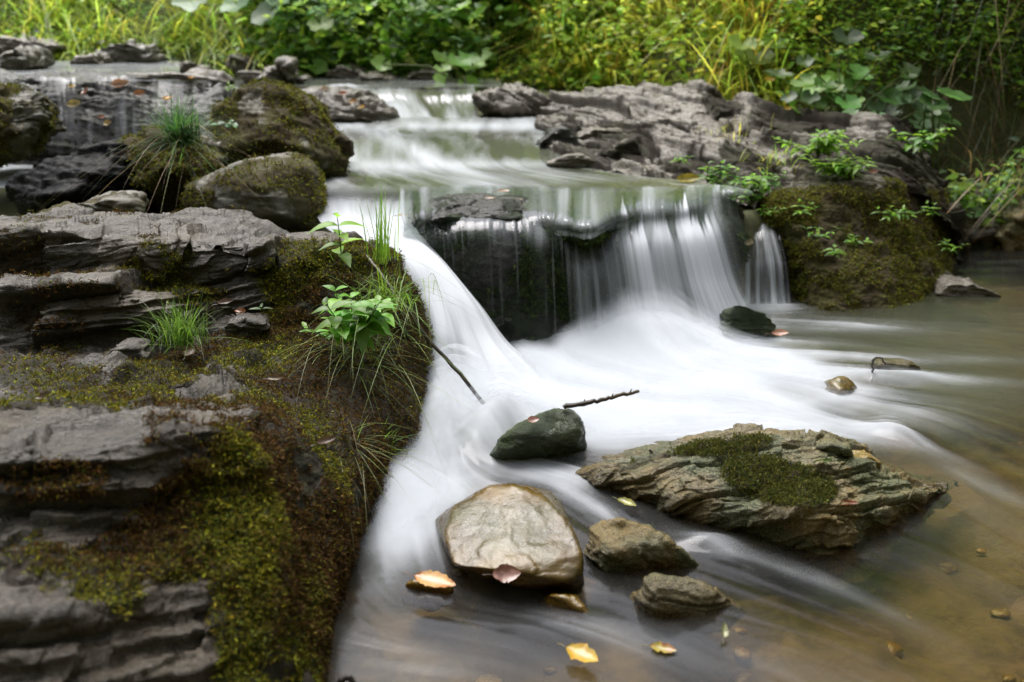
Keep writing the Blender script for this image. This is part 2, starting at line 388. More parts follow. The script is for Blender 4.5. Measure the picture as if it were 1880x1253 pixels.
# left foreground ledge
LE = [
 [(-260,385,3.0),(-260,420,2.5),(-260,525,2.47),(-260,545,2.2),(-260,635,2.12),(-260,700,1.88),(-260,760,1.60),(-260,832,1.34),(-260,925,1.30),(-260,1020,1.22),(-260,1140,1.1),(-260,1450,1.01)],
 [(60,388,2.95),(60,425,2.45),(60,518,2.43),(60,538,2.22),(60,640,2.14),(60,700,1.88),(60,752,1.64),(60,830,1.37),(60,915,1.34),(60,1030,1.25),(60,1150,1.13),(60,1450,1.01)],
 [(200,393,2.9),(200,440,2.45),(200,516,2.43),(200,530,2.25),(200,628,2.20),(190,700,1.88),(200,750,1.66),(200,812,1.40),(200,905,1.37),(200,1020,1.29),(200,1130,1.16),(200,1450,1.01)],
 [(290,400,2.9),(290,452,2.45),(290,512,2.44),(285,545,2.3),(290,640,2.22),(290,700,1.94),(290,748,1.70),(290,803,1.41),(290,895,1.39),(290,1000,1.31),(290,1120,1.2),(290,1450,1.02)],
 [(380,405,2.88),(380,442,2.5),(380,515,2.49),(380,570,2.46),(380,650,2.22),(380,705,2.0),(380,742,1.74),(380,798,1.43),(380,868,1.41),(380,990,1.32),(380,1110,1.22),(370,1450,1.03)],
 [(470,410,2.85),(470,448,2.5),(470,512,2.49),(470,575,2.42),(470,630,2.30),(462,700,2.06),(457,748,1.78),(446,796,1.46),(450,875,1.42),(450,990,1.33),(440,1120,1.23),(430,1450,1.05)],
 [(525,418,2.85),(522,482,2.48),(528,545,2.45),(530,605,2.38),(530,665,2.24),(525,735,1.98),(515,800,1.66),(505,870,1.49),(500,950,1.41),(500,1050,1.31),(490,1170,1.22),(468,1450,1.07)],
 [(590,425,2.8),(590,452,2.6),(590,520,2.52),(600,600,2.43),(600,680,2.27),(595,760,2.02),(586,840,1.78),(578,910,1.63),(566,980,1.52),(556,1070,1.42),(544,1180,1.32),(515,1450,1.12)],
 [(660,440,2.78),(665,466,2.66),(692,530,2.6),(715,600,2.56),(715,680,2.42),(702,760,.13),(674,840,.11),(648,910,.105),(622,980,.095),(594,1070,.085),(569,1180,.06),(530,1450,.04)],
 [(712,455,2.95),(735,482,2.85),(768,540,2.78),(786,600,2.72),(784,680,2.62),(766,760,.02),(727,850,.012),(692,920,.01),(658,990,.01),(622,1080,.01),(592,1180,.01),(555,1400,.01)],
 [(700,462,3.2),(720,490,3.15),(745,545,3.1),(760,600,3.1),(760,680,3.0),(755,775,-.12),(722,862,-.12),(686,935,-.12),(652,1005,-.12),(618,1095,-.12),(588,1195,-.12),(552,1415,-.12)],
]
def moss_le(u, v, V, n):
    m = sstep(400, 500, u + np.minimum(v - 700, 500) * .16 + (fbm(V * 6, 3, 3) - .5) * 170)
    m = np.maximum(m, .95 * blob(u, v, 380, 960, 130, 110)); m = np.maximum(m, .9 * blob(u, v, 90, 690, 120, 40)); m = np.maximum(m, .85 * blob(u, v, 330, 1000, 120, 80))
    m = np.maximum(m, .8 * blob(u, v, 420, 640, 90, 40)); m = np.maximum(m, .6 * blob(u, v, 100, 880, 160, 60)); m = np.maximum(m, .7 * blob(u, v, 130, 525, 140, 14)); m = np.maximum(m, .6 * blob(u, v, 160, 730, 200, 30))
    m = np.maximum(m, .80 * sstep(.47, .60, fbm(V * 5.5, 4, 14)) * sstep(540, 660, v)); m = np.maximum(m, .42 * sstep(.40, .6, fbm(V * 9, 3, 15))); m = m * (1 - .8 * blob(u, v, 620, 430, 200, 22)) * (1 - .6 * sstep(1120, 1200, v) * sstep(450, 380, u))
    return m
def wet_le(u, v, V, n): return np.clip(.55 + .5 * sstep(.12, .0, V[:, 2]) + (fbm(V * 3, 3, 6) - .5) * .8, .1, 1)
ledge = grid_rock('rock_ledge', LE, 620, 560, M['ledge'], 'big layered dark grey rock ledge filling the left foreground, its right side hung with moss', 'rock ledge',
                  smooth=.25, sn=(-.16, .34, 1), freq=7, amp=.046, lump=.026, fine=.003, chip=.018, cs=6, mossbump=.85, warp=.11, seed=5, moss=moss_le, wet=wet_le)

# central rock under the waterfall
LCU = [735, 790, 850, 920, 980, 1030, 1080, 1130, 1180, 1230, 1275, 1315, 1348]
LIPV = [425, 405, 396, 396, 402, 415, 428, 405, 395, 392, 385, 376, 374]
LIPY = [3.36, 3.27, 3.25, 3.25, 3.25, 3.27, 3.30, 3.34, 3.37, 3.40, 3.46, 3.52, 3.62]
TOPV = [380, 362, 354, 355, 358, 368, 374, 368, 363, 361, 354, 350, 356]
LF = [
 [(715,352,.30),(715,400,3.7),(715,440,3.6),(720,470,3.6),(720,510,3.6),(720,590,3.5),(720,700,3.4)],
 [(748,350,.32),(748,385,3.48),(748,412,3.38),(752,450,3.32),(765,490,3.32),(782,570,3.25),(800,690,3.1)],
]
for uu in (800, 860, 940, 1010, 1080, 1160, 1240, 1300):
    lv_, ly_, tv_ = (float(np.interp(uu, LCU, q_)) for q_ in (LIPV, LIPY, TOPV))
    up = .026 if 790 < uu < 1000 else 0
    LF.append([(uu, 350, .33), (uu, tv_, .394 + up * .9 - .012 * (uu > 1000)), (uu, lv_ - 6, .366 + up - .006 * (uu > 1000)), (uu, lv_ + 22, ly_ - .045), (uu, lv_ + 62, ly_ - .085), (uu, 560, ly_ - .11), (uu, 665, ly_ - .24)])
LF += [
 [(1345,350,3.95),(1348,366,3.75),(1352,385,3.68),(1353,415,3.61),(1352,460,3.55),(1345,540,3.48),(1335,620,3.36)],
 [(1368,362,4.05),(1372,402,3.95),(1374,415,3.92),(1375,435,3.9),(1370,480,3.85),(1362,540,3.8),(1350,620,3.7)],
]
fallrock = grid_rock('boulder', LF, 300, 420, M['fallrock'], 'wide dark algae covered rock block that the main waterfall pours over', 'rock',
                     smooth=1., sn=(.1, .3, 1), freq=7, amp=.005, lump=.030, fine=.006, chip=.008, seed=21,
                     moss=lambda u, v, V, n: np.clip(.5 * sstep(.45, .6, fbm(V * 9, 3, 2)) + .75 * blob(u, v, 1060, 520, 150, 90) + .6 * sstep(400, 430, v) * blob(u, v, 1330, 450, 60, 120) + .5 * blob(u, v, 900, 420, 140, 25), 0, 1),
                     wet=lambda u, v, V, n: 0 * u + .9)

# right-hand bedrock
RB = [
 [(975,215,5.9),(985,208,5.55),(985,228,5.3),(990,262,4.9),(1000,318,4.2)],
 [(1040,196,5.9),(1040,186,5.5),(1040,215,5.15),(1050,250,4.75),(1060,318,4.15)],
 [(1100,180,5.9),(1100,168,5.45),(1100,208,5.05),(1100,255,4.6),(1110,322,4.05)],
 [(1200,172,5.8),(1200,161,5.35),(1200,210,4.95),(1200,262,4.5),(1200,334,3.92)],
 [(1285,170,5.7),(1285,158,5.25),(1285,215,4.85),(1285,275,4.35),(1285,350,3.85)],
 [(1330,200,5.6),(1330,190,5.1),(1335,230,4.75),(1330,285,4.3),(1330,365,3.8)],
 [(1370,200,5.5),(1370,187,5.0),(1370,235,4.6),(1370,295,4.2),(1370,375,3.80)],
 [(1450,225,5.4),(1450,216,4.9),(1450,260,4.5),(1450,305,4.15),(1450,365,3.85)],
 [(1550,225,5.3),(1550,213,4.8),(1550,262,4.4),(1550,305,4.12),(1550,360,3.9)],
 [(1630,222,5.2),(1630,208,4.7),(1635,255,4.32),(1640,300,4.08),(1640,355,3.93)],
 [(1672,250,5.1),(1672,240,4.65),(1685,285,4.3),(1690,325,4.1),(1690,370,3.96)],
 [(1715,330,5.1),(1718,330,4.65),(1740,370,4.4),(1750,410,4.2),(1755,460,4.1)],
 [(1720,420,5.4),(1730,430,5.0),(1750,450,4.8),(1760,480,4.6),(1765,520,4.4)],
]
bed = grid_rock('rock_outcrop', RB, 300, 520, M['grey'], 'long pale grey layered outcrop along the right bank above the waterfall', 'rock outcrop',
                smooth=.5, sn=(.55, .35, .8), freq=9, amp=.045, lump=.040, fine=.004, chip=.018, cs=4, warp=.06, seed=33,
                moss=lambda u, v, V, n: np.clip(.8 * blob(u, v, 1560, 320, 120, 30) + .9 * blob(u, v, 1310, 185, 22, 30) + .7 * blob(u, v, 1260, 300, 90, 20) + .8 * blob(u, v, 1720, 380, 40, 70) + 1. * sstep(1300, 1480, u) * sstep(.33, .52, fbm(V * 5, 3, 8)) + .6 * sstep(.5, .6, fbm(V * 4, 3, 18)) + .55 * blob(u, v, 1440, 260, 100, 30), 0, 1),
                wet=lambda u, v, V, n: .3 + .4 * sstep(1250, 1000, u))
RC = [
 [(1392,380,4.15),(1402,400,4.0),(1438,500,3.88),(1450,590,3.8)],
 [(1400,352,3.98),(1412,386,3.80),(1450,470,3.70),(1464,585,3.55)],
 [(1455,336,3.97),(1458,376,3.76),(1475,460,3.63),(1490,585,3.46)],
 [(1550,326,4.0),(1550,354,3.82),(1550,450,3.66),(1550,580,3.44)],
 [(1640,318,4.05),(1640,342,3.9),(1640,450,3.7),(1640,575,3.48)],
 [(1690,335,4.15),(1695,375,3.97),(1695,460,3.8),(1690,555,3.62)],
 [(1730,372,4.4),(1738,430,4.2),(1742,490,4.0),(1738,548,3.85)],
 [(1725,400,4.8),(1735,450,4.6),(1735,500,4.5),(1730,545,4.4)],
]
block = grid_rock('rock_block', RC, 300, 380, M['mossy'], 'large brown mossy rock block right of the waterfall with green sprigs on its face', 'rock',
                  smooth=.7, sn=(.2, .2, 1), freq=7, amp=.014, lump=.045, fine=.009, seed=44, mossbump=.8,
                  moss=lambda u, v, V, n: np.clip(.45 + .6 * sstep(335, 385, v + (fbm(V * 5, 3, 9) - .5) * 60), 0, 1), wet=lambda u, v, V, n: .2 + 0 * u)

# upper left weir ledge
LW = [
 [(-160,140,5.0),(-160,150,4.6),(-160,215,4.45),(-160,310,4.3)],
 [(40,140,5.0),(40,148,4.6),(30,215,4.45),(20,310,4.3)],
 [(120,142,5.0),(120,152,4.58),(120,220,4.4),(120,300,4.25)],
 [(200,142,5.0),(200,154,4.58),(200,215,4.4),(200,300,4.25)],
 [(300,150,5.0),(300,165,4.6),(300,215,4.42),(300,300,4.25)],
 [(400,158,5.0),(400,176,4.65),(410,225,4.5),(400,300,4.3)],
 [(480,165,5.2),(480,185,4.9),(480,230,4.8),(480,300,4.6)],
]
weir = grid_rock('rock_ledge', LW, 160, 280, M['fallrock'], 'wet dark ledge at upper left with a thin film of water and many fallen leaves', 'rock ledge',
                 smooth=.6, sn=(.1, .1, 1), freq=9, amp=.03, lump=.05, fine=.006, seed=55, moss=lambda u, v, V, n: .55 * blob(u, v, 60, 230, 60, 60), wet=lambda u, v, V, n: .9 + 0 * u)

# layered slab standing in the pool
LP = [
 [(1040,865,-.05),(1043,872,-.03),(1046,882,-.03),(1050,892,-.04),(1052,905,-.1)],
 [(1110,850,-.03),(1110,857,.035),(1112,872,.04),(1118,900,.01),(1122,940,-.08)],
 [(1200,826,-.02),(1200,832,.07),(1195,860,.075),(1205,910,.04),(1215,975,-.06)],
 [(1300,806,-.02),(1300,815,.10),(1300,850,.10),(1310,915,.065),(1320,1010,-.05)],
 [(1400,790,-.02),(1400,799,.13),(1400,850,.115),(1405,925,.08),(1410,1035,-.05)],
 [(1500,798,-.02),(1500,808,.13),(1480,870,.11),(1475,950,.085),(1485,1055,-.06)],
 [(1565,822,-.02),(1562,833,.115),(1548,885,.09),(1545,950,.06),(1565,1075,-.08)],
 [(1622,855,-.03),(1620,868,.07),(1605,900,.06),(1600,940,.045),(1625,1020,-.08)],
 [(1700,880,-.03),(1685,888,.03),(1670,905,.035),(1662,925,.03),(1690,965,-.08)],
 [(1765,885,-.06),(1742,888,-.01),(1738,893,.012),(1735,900,.01),(1750,915,-.08)],
]
slab = grid_rock('rock_slab', LP, 340, 480, M['brown'], 'large layered brown green slab lying in the pool at right, pointed at both ends', 'rock',
                 smooth=.45, sn=(-.16, .62, .85), freq=13, amp=.020, lump=.010, fine=.0025, chip=.014, cs=10, warp=.05, mossbump=.6, seed=60,
                 moss=lambda u, v, V, n: np.clip(1.15 * blob(u, v, 1430, 885, 110, 42, 12) + .7 * blob(u, v, 1330, 818, 120, 16, -8) + .45 * blob(u, v, 1150, 860, 70, 20, -15), 0, 1),
                 wet=lambda u, v, V, n: np.clip(.35 + .6 * sstep(.06, .0, V[:, 2]) + (fbm(V * 6, 3, 66) - .5), 0, 1))

# ------------------------------------------------------------ boulders: star-shaped projection on a convex hull
_ico = {}
def ico(sub):
    if sub not in _ico:
        bm = bmesh.new(); bmesh.ops.create_icosphere(bm, subdivisions=sub, radius=1)
        _ico[sub] = (np.array([v.co[:] for v in bm.verts]), np.array([[v.index for v in f.verts] for f in bm.faces])); bm.free()
    return _ico[sub]
def boulder(name, pts, mat, label, cat='rock', sub=6, k=18, sn=(.1, .2, 1), freq=14, amp=.015, lump=.02, fine=.003, seed=1, moss=0., wet=.3, group=None, chip=None):
    pts = np.array(pts, float)
    bm = bmesh.new()
    for p in pts: bm.verts.new(p)
    bmesh.ops.convex_hull(bm, input=bm.verts[:]); bm.normal_update(); bm.faces.ensure_lookup_table()
    c = pts.mean(0); fn = []; fd = []
    for f in bm.faces:
        nn = np.array(f.normal[:]); d = nn @ (np.array(f.verts[0].co[:]) - c)
        if d < 0: nn, d = -nn, -d
        if d > 1e-6: fn.append(nn); fd.append(d)
    bm.free(); fn = np.array(fn); fd = np.array(fd)
    D, F = ico(sub); ext = (pts.max(0) - pts.min(0)) / 2 + 1e-6; D = D * ext; D = D / np.linalg.norm(D, axis=1, keepdims=True)
    inv = np.zeros(len(D))
    for nn, d in zip(fn, fd): inv += np.clip(D @ nn / d, 0, None) ** k
    V = c + D / (inv ** (1 / k))[:, None]
    me = raw_mesh('t', V, F); nrm = np.empty(len(V) * 3, np.float32); me.vertices.foreach_get('normal', nrm); nrm = nrm.reshape(-1, 3); bpy.data.meshes.remove(me)
    V2 = strata_disp(V, nrm, sn, freq, amp, seed, lump, fine, None, min(.03, lump * .9) if chip is None else chip, 14 if lump < .016 else 8)
    u, v = UVof(V2)
    m = moss(u, v, V2, nrm) if callable(moss) else moss * (.4 + .6 * sstep(.35, .6, fbm(V2 * 7, 3, seed)))
    w = wet(u, v, V2, nrm) if callable(wet) else np.clip(wet + .6 * sstep(.045, .005, V2[:, 2]) * (V2[:, 1] < 3.7) + (fbm(V2 * 8, 3, seed + 7) - .5) * .5, 0, 1)
    o = put(name, V2, F, mat, attrs={'moss': m, 'wet': w}); tag(o, label, cat, group); ROCKGRID[label] = (V2, nrm, F, m)
    return o
def sil(outline, y, depth=.25, front=(), shrink=.75, drop=0.):
    """silhouette points at distance y, a smaller back copy, and given front points"""
    a = np.array([P(u, v, (y if len(q) == 0 else q[0])) for u, v, *q in outline]); depth = depth if depth is not None else .2
    c = a.mean(0); b = c + (a - c) * shrink + np.array([0, depth, -drop])
    f = np.array([P(*q) for q in front]).reshape(-1, 3)
    return np.vstack([a, b, f])

boulder('boulder', sil([(385,215),(430,172),(478,150),(520,160),(562,190),(612,258),(640,300),(630,340),(400,330)], 3.95, .35, [(500,250,3.7),(560,280,3.72),(420,270,3.75),(478,146,3.97)]), M['mossy'],
        'pointed mossy brown boulder at upper left behind the dark tussock', moss=.9, seed=71, k=40, lump=.018, amp=.014, wet=.2)
boulder('boulder', sil([(335,400),(335,345),(430,297),(520,284),(568,308),(592,372),(590,420),(500,430),(380,430)], 3.35, .35, [(480,330,3.15),(520,400,3.12),(400,390,3.18)]), M['mossy'],
        'rounded grey green boulder with a bright moss edge, below the pointed mossy one', seed=72, k=34, lump=.014, amp=.006, wet=.35, chip=.006,
        moss=lambda u, v, V, n: np.clip(.30 + .35 * sstep(.4, .6, fbm(V * 6, 3, 4)) + 1.0 * blob(u, v, 575, 340, 35, 60) + .5 * blob(u, v, 460, 330, 70, 25), 0, 1))
boulder('boulder', sil([(600,262),(622,246),(645,262),(648,290),(625,305),(602,300)], 3.98, .12), M['mossy'], 'small green moss knob at the water edge, right of the pointed mossy boulder', sub=5, moss=1., seed=73, lump=.012, amp=.005)
boulder('boulder', sil([(190,290),(235,258),(300,236),(350,245),(420,300),(400,350),(330,390),(230,385),(190,340)], 3.55, .3, [(300,310,3.35),(250,340,3.38)]), M['mossy'],
        'dark brown mossy boulder that carries the dark green grass tussock', moss=.75, seed=74, lump=.04, amp=.02)
boulder('boulder', sil([(0,330),(60,300),(130,272),(215,258),(250,280),(300,340),(290,400),(40,410),(0,380)], 3.5, .35, [(150,350,3.25),(80,370,3.2)]), M['black'],
        'wet rock at left, coloured black for the shade of the hollow beneath the mossy boulder', moss=0., wet=1., seed=75, lump=.02, amp=.02)
boulder('boulder', sil([(60,392),(120,375),(200,364),(245,372),(262,395),(240,420),(90,425)], 2.98, .2), M['mossy'], 'low brown mossy hump on the back of the left ledge', sub=5, moss=.8, seed=76, lump=.02, amp=.012)
boulder('boulder', sil([(-80,150),(0,152),(45,175),(70,215),(60,290),(-80,320)], 3.9, .35, [(10,230,3.7)]), M['mossy'], 'brown mossy rock cut by the left edge of the picture', moss=.75, seed=77, lump=.04, amp=.02)
boulder('rock_slab', sil([(208,150),(230,138),(330,136),(400,142),(430,155),(400,176),(300,168),(220,160)], 4.75, .3), M['grey'], 'flat pale slab lying on the upper left ledge', moss=.1, sub=5, seed=78, amp=.02)
boulder('boulder', sil([(530,170),(560,163),(640,164),(690,182),(735,212),(740,240),(600,248),(530,230)], 5.45, .4, [(640,215,5.2)]), M['grey'],
        'low rounded wet ledge with orange leaves left of the upper cascade', moss=.4, wet=.8, seed=79, lump=.03, amp=.02)
boulder('boulder', sil([(855,180),(885,168),(930,165),(985,175),(1020,195),(1020,215),(960,222),(880,215)], 5.55, .3, [(940,200,5.4)]), M['grey'], 'jagged grey rock right of the upper cascade', moss=.1, wet=.4, seed=80, lump=.03, amp=.04, sn=(.5, .2, .8))
boulder('boulder', sil([(985,265),(1010,243),(1040,240),(1065,260),(1065,295),(990,295)], 4.5, .2), M['fallrock'], 'small dark wet rock at the right edge of the upper stream', moss=.3, wet=.7, sub=5, seed=81, lump=.02)
boulder('boulder', sil([(1055,250),(1090,236),(1140,240),(1165,262),(1150,290),(1060,290)], 4.6, .25), M['grey'], 'smooth grey rock behind the two small sharp stones right of the stream', moss=.3, sub=5, seed=82, lump=.015, amp=.01)
boulder('boulder', sil([(1095,292),(1140,264),(1165,258),(1190,290),(1180,312),(1110,310)], 4.3, .15), M['grey'], 'small sharp ridged stone with moss on its face, right of the upper stream', moss=.6, sub=5, seed=83, lump=.015, amp=.02)
boulder('boulder', sil([(1000,302),(1040,286),(1075,283),(1095,300),(1060,315),(1010,316)], 4.15, .15), M['grey'], 'low flat wedge of rock at the edge of the upper stream', moss=.1, sub=5, seed=84, lump=.01, amp=.02)
for i, (pl, lab) in enumerate([
  ([(165,120),(180,85),(225,74),(270,88),(285,120),(230,132)], 'dark angular rock at the foot of the grassy bank, upper left'),
  ([(-40,85),(-10,66),(60,72),(110,86),(90,100),(-30,105)], 'long pale rock at the upper left corner of the pool'),
  ([(-10,140),(-5,100),(20,84),(45,95),(60,125),(40,145)], 'small dark rounded rock at the left picture edge, in the far pool'),
  ([(402,122),(412,106),(440,102),(475,118),(490,138),(430,140)], 'pale rounded stone below the bank, left of centre'),
  ([(590,150),(600,128),(630,122),(665,132),(690,150),(640,160)], 'grey rounded stone at the far shore of the middle pool'),
  ([(640,158),(665,140),(700,138),(735,158),(690,165)], 'flat grey stone beside the brown domed one on the far shore'),
  ([(725,158),(740,135),(785,128),(820,138),(835,160),(780,166)], 'brown domed stone at the far shore below the big leaves'),
  ([(120,120),(135,102),(165,98),(185,118),(170,130),(130,130)], 'small ochre stone left of the dark angular rock')]):
    yy = [6.6, 6.9, 5.6, 6.9, 6.75, 6.6, 6.6, 6.3][i]
    boulder('boulder', sil(pl, yy, .35), M['grey'] if i not in (0, 2, 6) else M['mossy'], lab, sub=5, seed=90 + i, lump=.05, amp=.03, moss=.15, wet=.3)
for i, (u, v, r) in enumerate([(300,128,16),(345,132,14),(375,122,18),(500,140,16),(535,136,20),(560,146,14),(700,165,12),(322,118,11),(520,122,14),(465,142,12)]):
    q = P(u, v, 6.3); rr = r / 1828 * 6.6
    rg = np.random.default_rng(i + 5); pts = q + rg.normal(size=(14, 3)) * np.array([rr, rr, rr * .55]) * .9
    boulder('stone', pts, M['grey'], 'small shore stone at the far edge of the upper pool', 'stone', sub=4, seed=110 + i, lump=.03, amp=.015, group='small stones along the far shore')
# far right stones
boulder('stone', sil([(1765,400),(1790,388),(1830,395),(1845,425),(1820,445),(1775,440)], 4.5, .2), M['grey'], 'pale cracked stone at the far right shore', 'stone', sub=5, seed=101, lump=.03, amp=.03, wet=.2)
boulder('stone', sil([(1830,440),(1880,385),(1960,370),(1970,470),(1850,468)], 4.4, .3), M['brown'], 'brown layered stone cut by the right picture edge', 'stone', sub=5, seed=102, lump=.03, amp=.03, sn=(.5, .1, .8), wet=.2)
boulder('stone', sil([(1805,352),(1850,348),(1862,395),(1830,398),(1810,380)], 4.75, .15), M['grey'], 'upright grey stone above the pale cracked one at far right', 'stone', sub=5, seed=103, lump=.02, amp=.02, wet=.1)
boulder('stone', sil([(1715,540),(1745,522),(1790,520),(1850,545),(1840,562),(1740,560)], 3.6, .2), M['grey'], 'low pale grey stone in the shallow water at right', 'stone', sub=5, seed=104, lump=.015, amp=.012, wet=.2)
boulder('stone', sil([(1700,520),(1720,500),(1750,502),(1752,530),(1720,545)], 3.8, .12), M['mossy'], 'small ochre stone at the foot of the mossy block', 'stone', sub=5, seed=105, lump=.01, moss=.5, amp=.008)
# rocks in the lower pool (outline points carry their height above the water)
Z = -.05
boulder('boulder', sil([(1308,602,Z),(1326,566,.09),(1350,552,.135),(1388,562,.115),(1425,584,.07),(1450,625,Z),(1430,650,Z),(1320,650,Z)], 0, .15, [(1360,600,.05)], drop=.05), M['algae'], 'dark green pyramid shaped boulder in front of the small side fall', seed=120, chip=.006, moss=1.1, lump=.018, amp=.015, wet=.6)
boulder('boulder', sil([(1506,715,Z),(1520,697,.03),(1550,694,.035),(1577,706,.015),(1577,742,Z),(1512,745,Z)], 0, .08, [(1545,720,.02)], drop=.03), M['ochre'], 'small ochre stone rounded by the current in the middle of the pool', sub=5, seed=121, lump=.01, amp=.006, moss=.35, wet=.7)
boulder('boulder', sil([(1600,695,Z),(1610,665,.03),(1645,660,.03),(1690,670,.02),(1715,695,Z),(1660,708,Z)], 0, .1, drop=.02), M['brown'], 'flat brown stone barely above water behind the curled twig', sub=5, seed=122, lump=.01, amp=.006, wet=.8)
boulder('boulder', sil([(870,868,Z),(905,805,.07),(960,766,.11),(1020,748,.12),(1055,748,.11),(1074,775,.08),(1078,850,Z),(1000,870,Z)], 0, .18, [(1055,800,.07),(985,805,.085),(930,830,.05)], drop=.08), M['algae'], 'dark green boulder in the white foam with a pink leaf on top', seed=123, chip=.005, k=14, moss=.9, lump=.012, amp=.008, wet=.8)
boulder('boulder', np.array([P(*q) for q in [(795,958,.0),(830,930,.06),(900,893,.09),(945,891,.10),(1000,910,.09),(1045,955,.08),(1072,1015,.06),(1074,1060,.02),(1070,1095,-.06),(1000,1095,-.06),(920,1070,-.06),(860,1045,-.06),(832,1038,.038),(815,985,.05),(950,1078,.012),(1050,1070,.03),(920,1045,.055),
        (1020,900,-.06),(900,885,-.06),(1060,980,-.06)]]), M['gloss'],
        'large flat topped wet ochre stone with glossy top in the left foreground pool', seed=124, k=55, lump=.003, amp=.002, fine=.0006, freq=16, chip=.0035, wet=lambda u, v, V, n: .55 + .45 * sstep(.40, .5, fbm(V * 6, 3, 12)), moss=.2)
boulder('boulder', sil([(1070,1010,.01),(1085,965,.06),(1130,948,.085),(1180,953,.085),(1240,990,.06),(1312,1052,-.01),(1250,1080,Z),(1120,1080,Z),(1072,1050,Z)], 0, .12, [(1150,1005,.06),(1110,1020,.045)], drop=.06), M['brown'], 'green tinged pointed stone between the glossy stone and the layered slab', seed=125, lump=.010, amp=.012, sn=(.7, .2, .6), wet=.35, moss=.25)
boulder('boulder', sil([(1155,1120,Z),(1168,1080,.035),(1200,1053,.07),(1260,1062,.06),(1330,1088,.03),(1378,1122,-.02),(1320,1165,Z),(1190,1160,Z)], 0, .08, [(1205,1105,.045),(1270,1120,.02)], drop=.05), M['brown'], 'pale streaked triangular stone nearest the front right of the pool', seed=126, lump=.008, amp=.008, sn=(.3, .2, .9), wet=.5, moss=.1)
boulder('stone', sil([(732,1110,Z),(745,1066,.015),(790,1060,.022),(830,1074,.015),(840,1110,Z),(790,1130,Z)], 0, .06, drop=.03), M['ochre'], 'small submerged stone under the orange leaf', 'stone', sub=5, seed=127, lump=.006, amp=.005, wet=.8)
boulder('stone', sil([(1490,838,.10),(1500,818,.14),(1530,814,.145),(1565,826,.14),(1565,852,.08),(1500,856,.08)], 0, .06), M['brown'], 'small squarish stone perched on the layered slab', 'stone', sub=5, seed=128, lump=.006, amp=.006, moss=.3, freq=25)
boulder('stone', sil([(1562,860,.05),(1570,842,.09),(1600,838,.09),(1624,852,.07),(1624,878,.03),(1580,884,.03)], 0, .06), M['ochre'], 'small rounded ochre stone at the right shoulder of the layered slab', 'stone', sub=5, seed=129, lump=.006, amp=.005, moss=.3)
boulder('stone', sil([(905,615,.0),(915,596,.06),(935,588,.08),(947,600,.06),(945,640,Z),(908,645,Z)], 0, .08), M['fallrock'], 'small green pointed stone at the foot of the dark rock face', 'stone', sub=5, seed=130, lump=.01, amp=.006, moss=.8)
boulder('stone', sil([(1560,530,.0),(1500,560,Z),(1560,545,Z)] if False else [(985,1105,Z),(1010,1090,.015),(1060,1095,.015),(1085,1125,.0),(1060,1160,Z),(1000,1140,Z)], 0, .05, drop=.02), M['ochre'], 'brown stone barely awash in front of the glossy stone', 'stone', sub=5, seed=133, lump=.006, amp=.005, wet=.9)
# stones lying on the left ledge
boulder('stone', sil([(400,600),(430,590),(485,592),(492,608),(470,630),(410,622)], 2.32, .1), M['ledge'], 'flat grey stone sitting on the left ledge right of the grass tuft', 'stone', sub=5, seed=131, lump=.01, amp=.008)
boulder('stone', sil([(180,655),(205,640),(245,636),(270,660),(245,690),(190,690)], 2.06, .1), M['ledge'], 'angular dark stone block jutting from the left ledge below the grass tuft', 'stone', sub=5, seed=132, lump=.01, amp=.012)

rgp = np.random.default_rng(9); D0, F0 = ico(3); PV = []; PF = []; PW = []
for i in range(140):
    uu, vv = rgp.uniform(560, 2000), 600 + 700 * rgp.random() ** .8; q = P(uu, vv, z=0.); g = float(terrain(q[0], q[1])); r = rgp.uniform(.008, .038) * rgp.uniform(.4, 1)
    d = D0 * (1 + .5 * (fbm(D0 * 1.6 + i * 3.1, 2, i)[:, None] - .5)) * np.array([r, r * rgp.uniform(.6, 1), r * rgp.uniform(.3, .6)]); a = rgp.uniform(0, 6.28)
    d = np.stack([d[:, 0] * math.cos(a) - d[:, 1] * math.sin(a), d[:, 0] * math.sin(a) + d[:, 1] * math.cos(a), d[:, 2]], -1)
    PV.append(d + np.array([q[0], q[1], min(g + .002, -.05)])); PF.append(F0 + i * len(D0)); PW.append(np.full(len(D0), rgp.random()))
o = put('pebbles', np.vstack(PV), np.vstack(PF), M['ochre'], origin=(0, 0, 0), attrs={'moss': 0 * np.concatenate(PW), 'wet': np.concatenate(PW)}); tag(o, 'brown pebbles lying under the water on the stream bed', 'pebbles', None, 'stuff')

# ------------------------------------------------------------ water sheets
def lic(Q, vel, L=.3, steps=14, scale=(60, 60), seed=7, zz=0.):
    """line integral of noise along the flow through each point"""
    acc = 0; 
    for sgn in (1, -1):
        p = Q.copy()
        for k in range(steps):
            acc = acc + fbm(np.stack([p[:, 0] * scale[0], p[:, 1] * scale[1], 0 * p[:, 0] + zz], -1), 2, seed)
            p = p + sgn * vel(p) * (L / steps)
    return acc / (2 * steps)
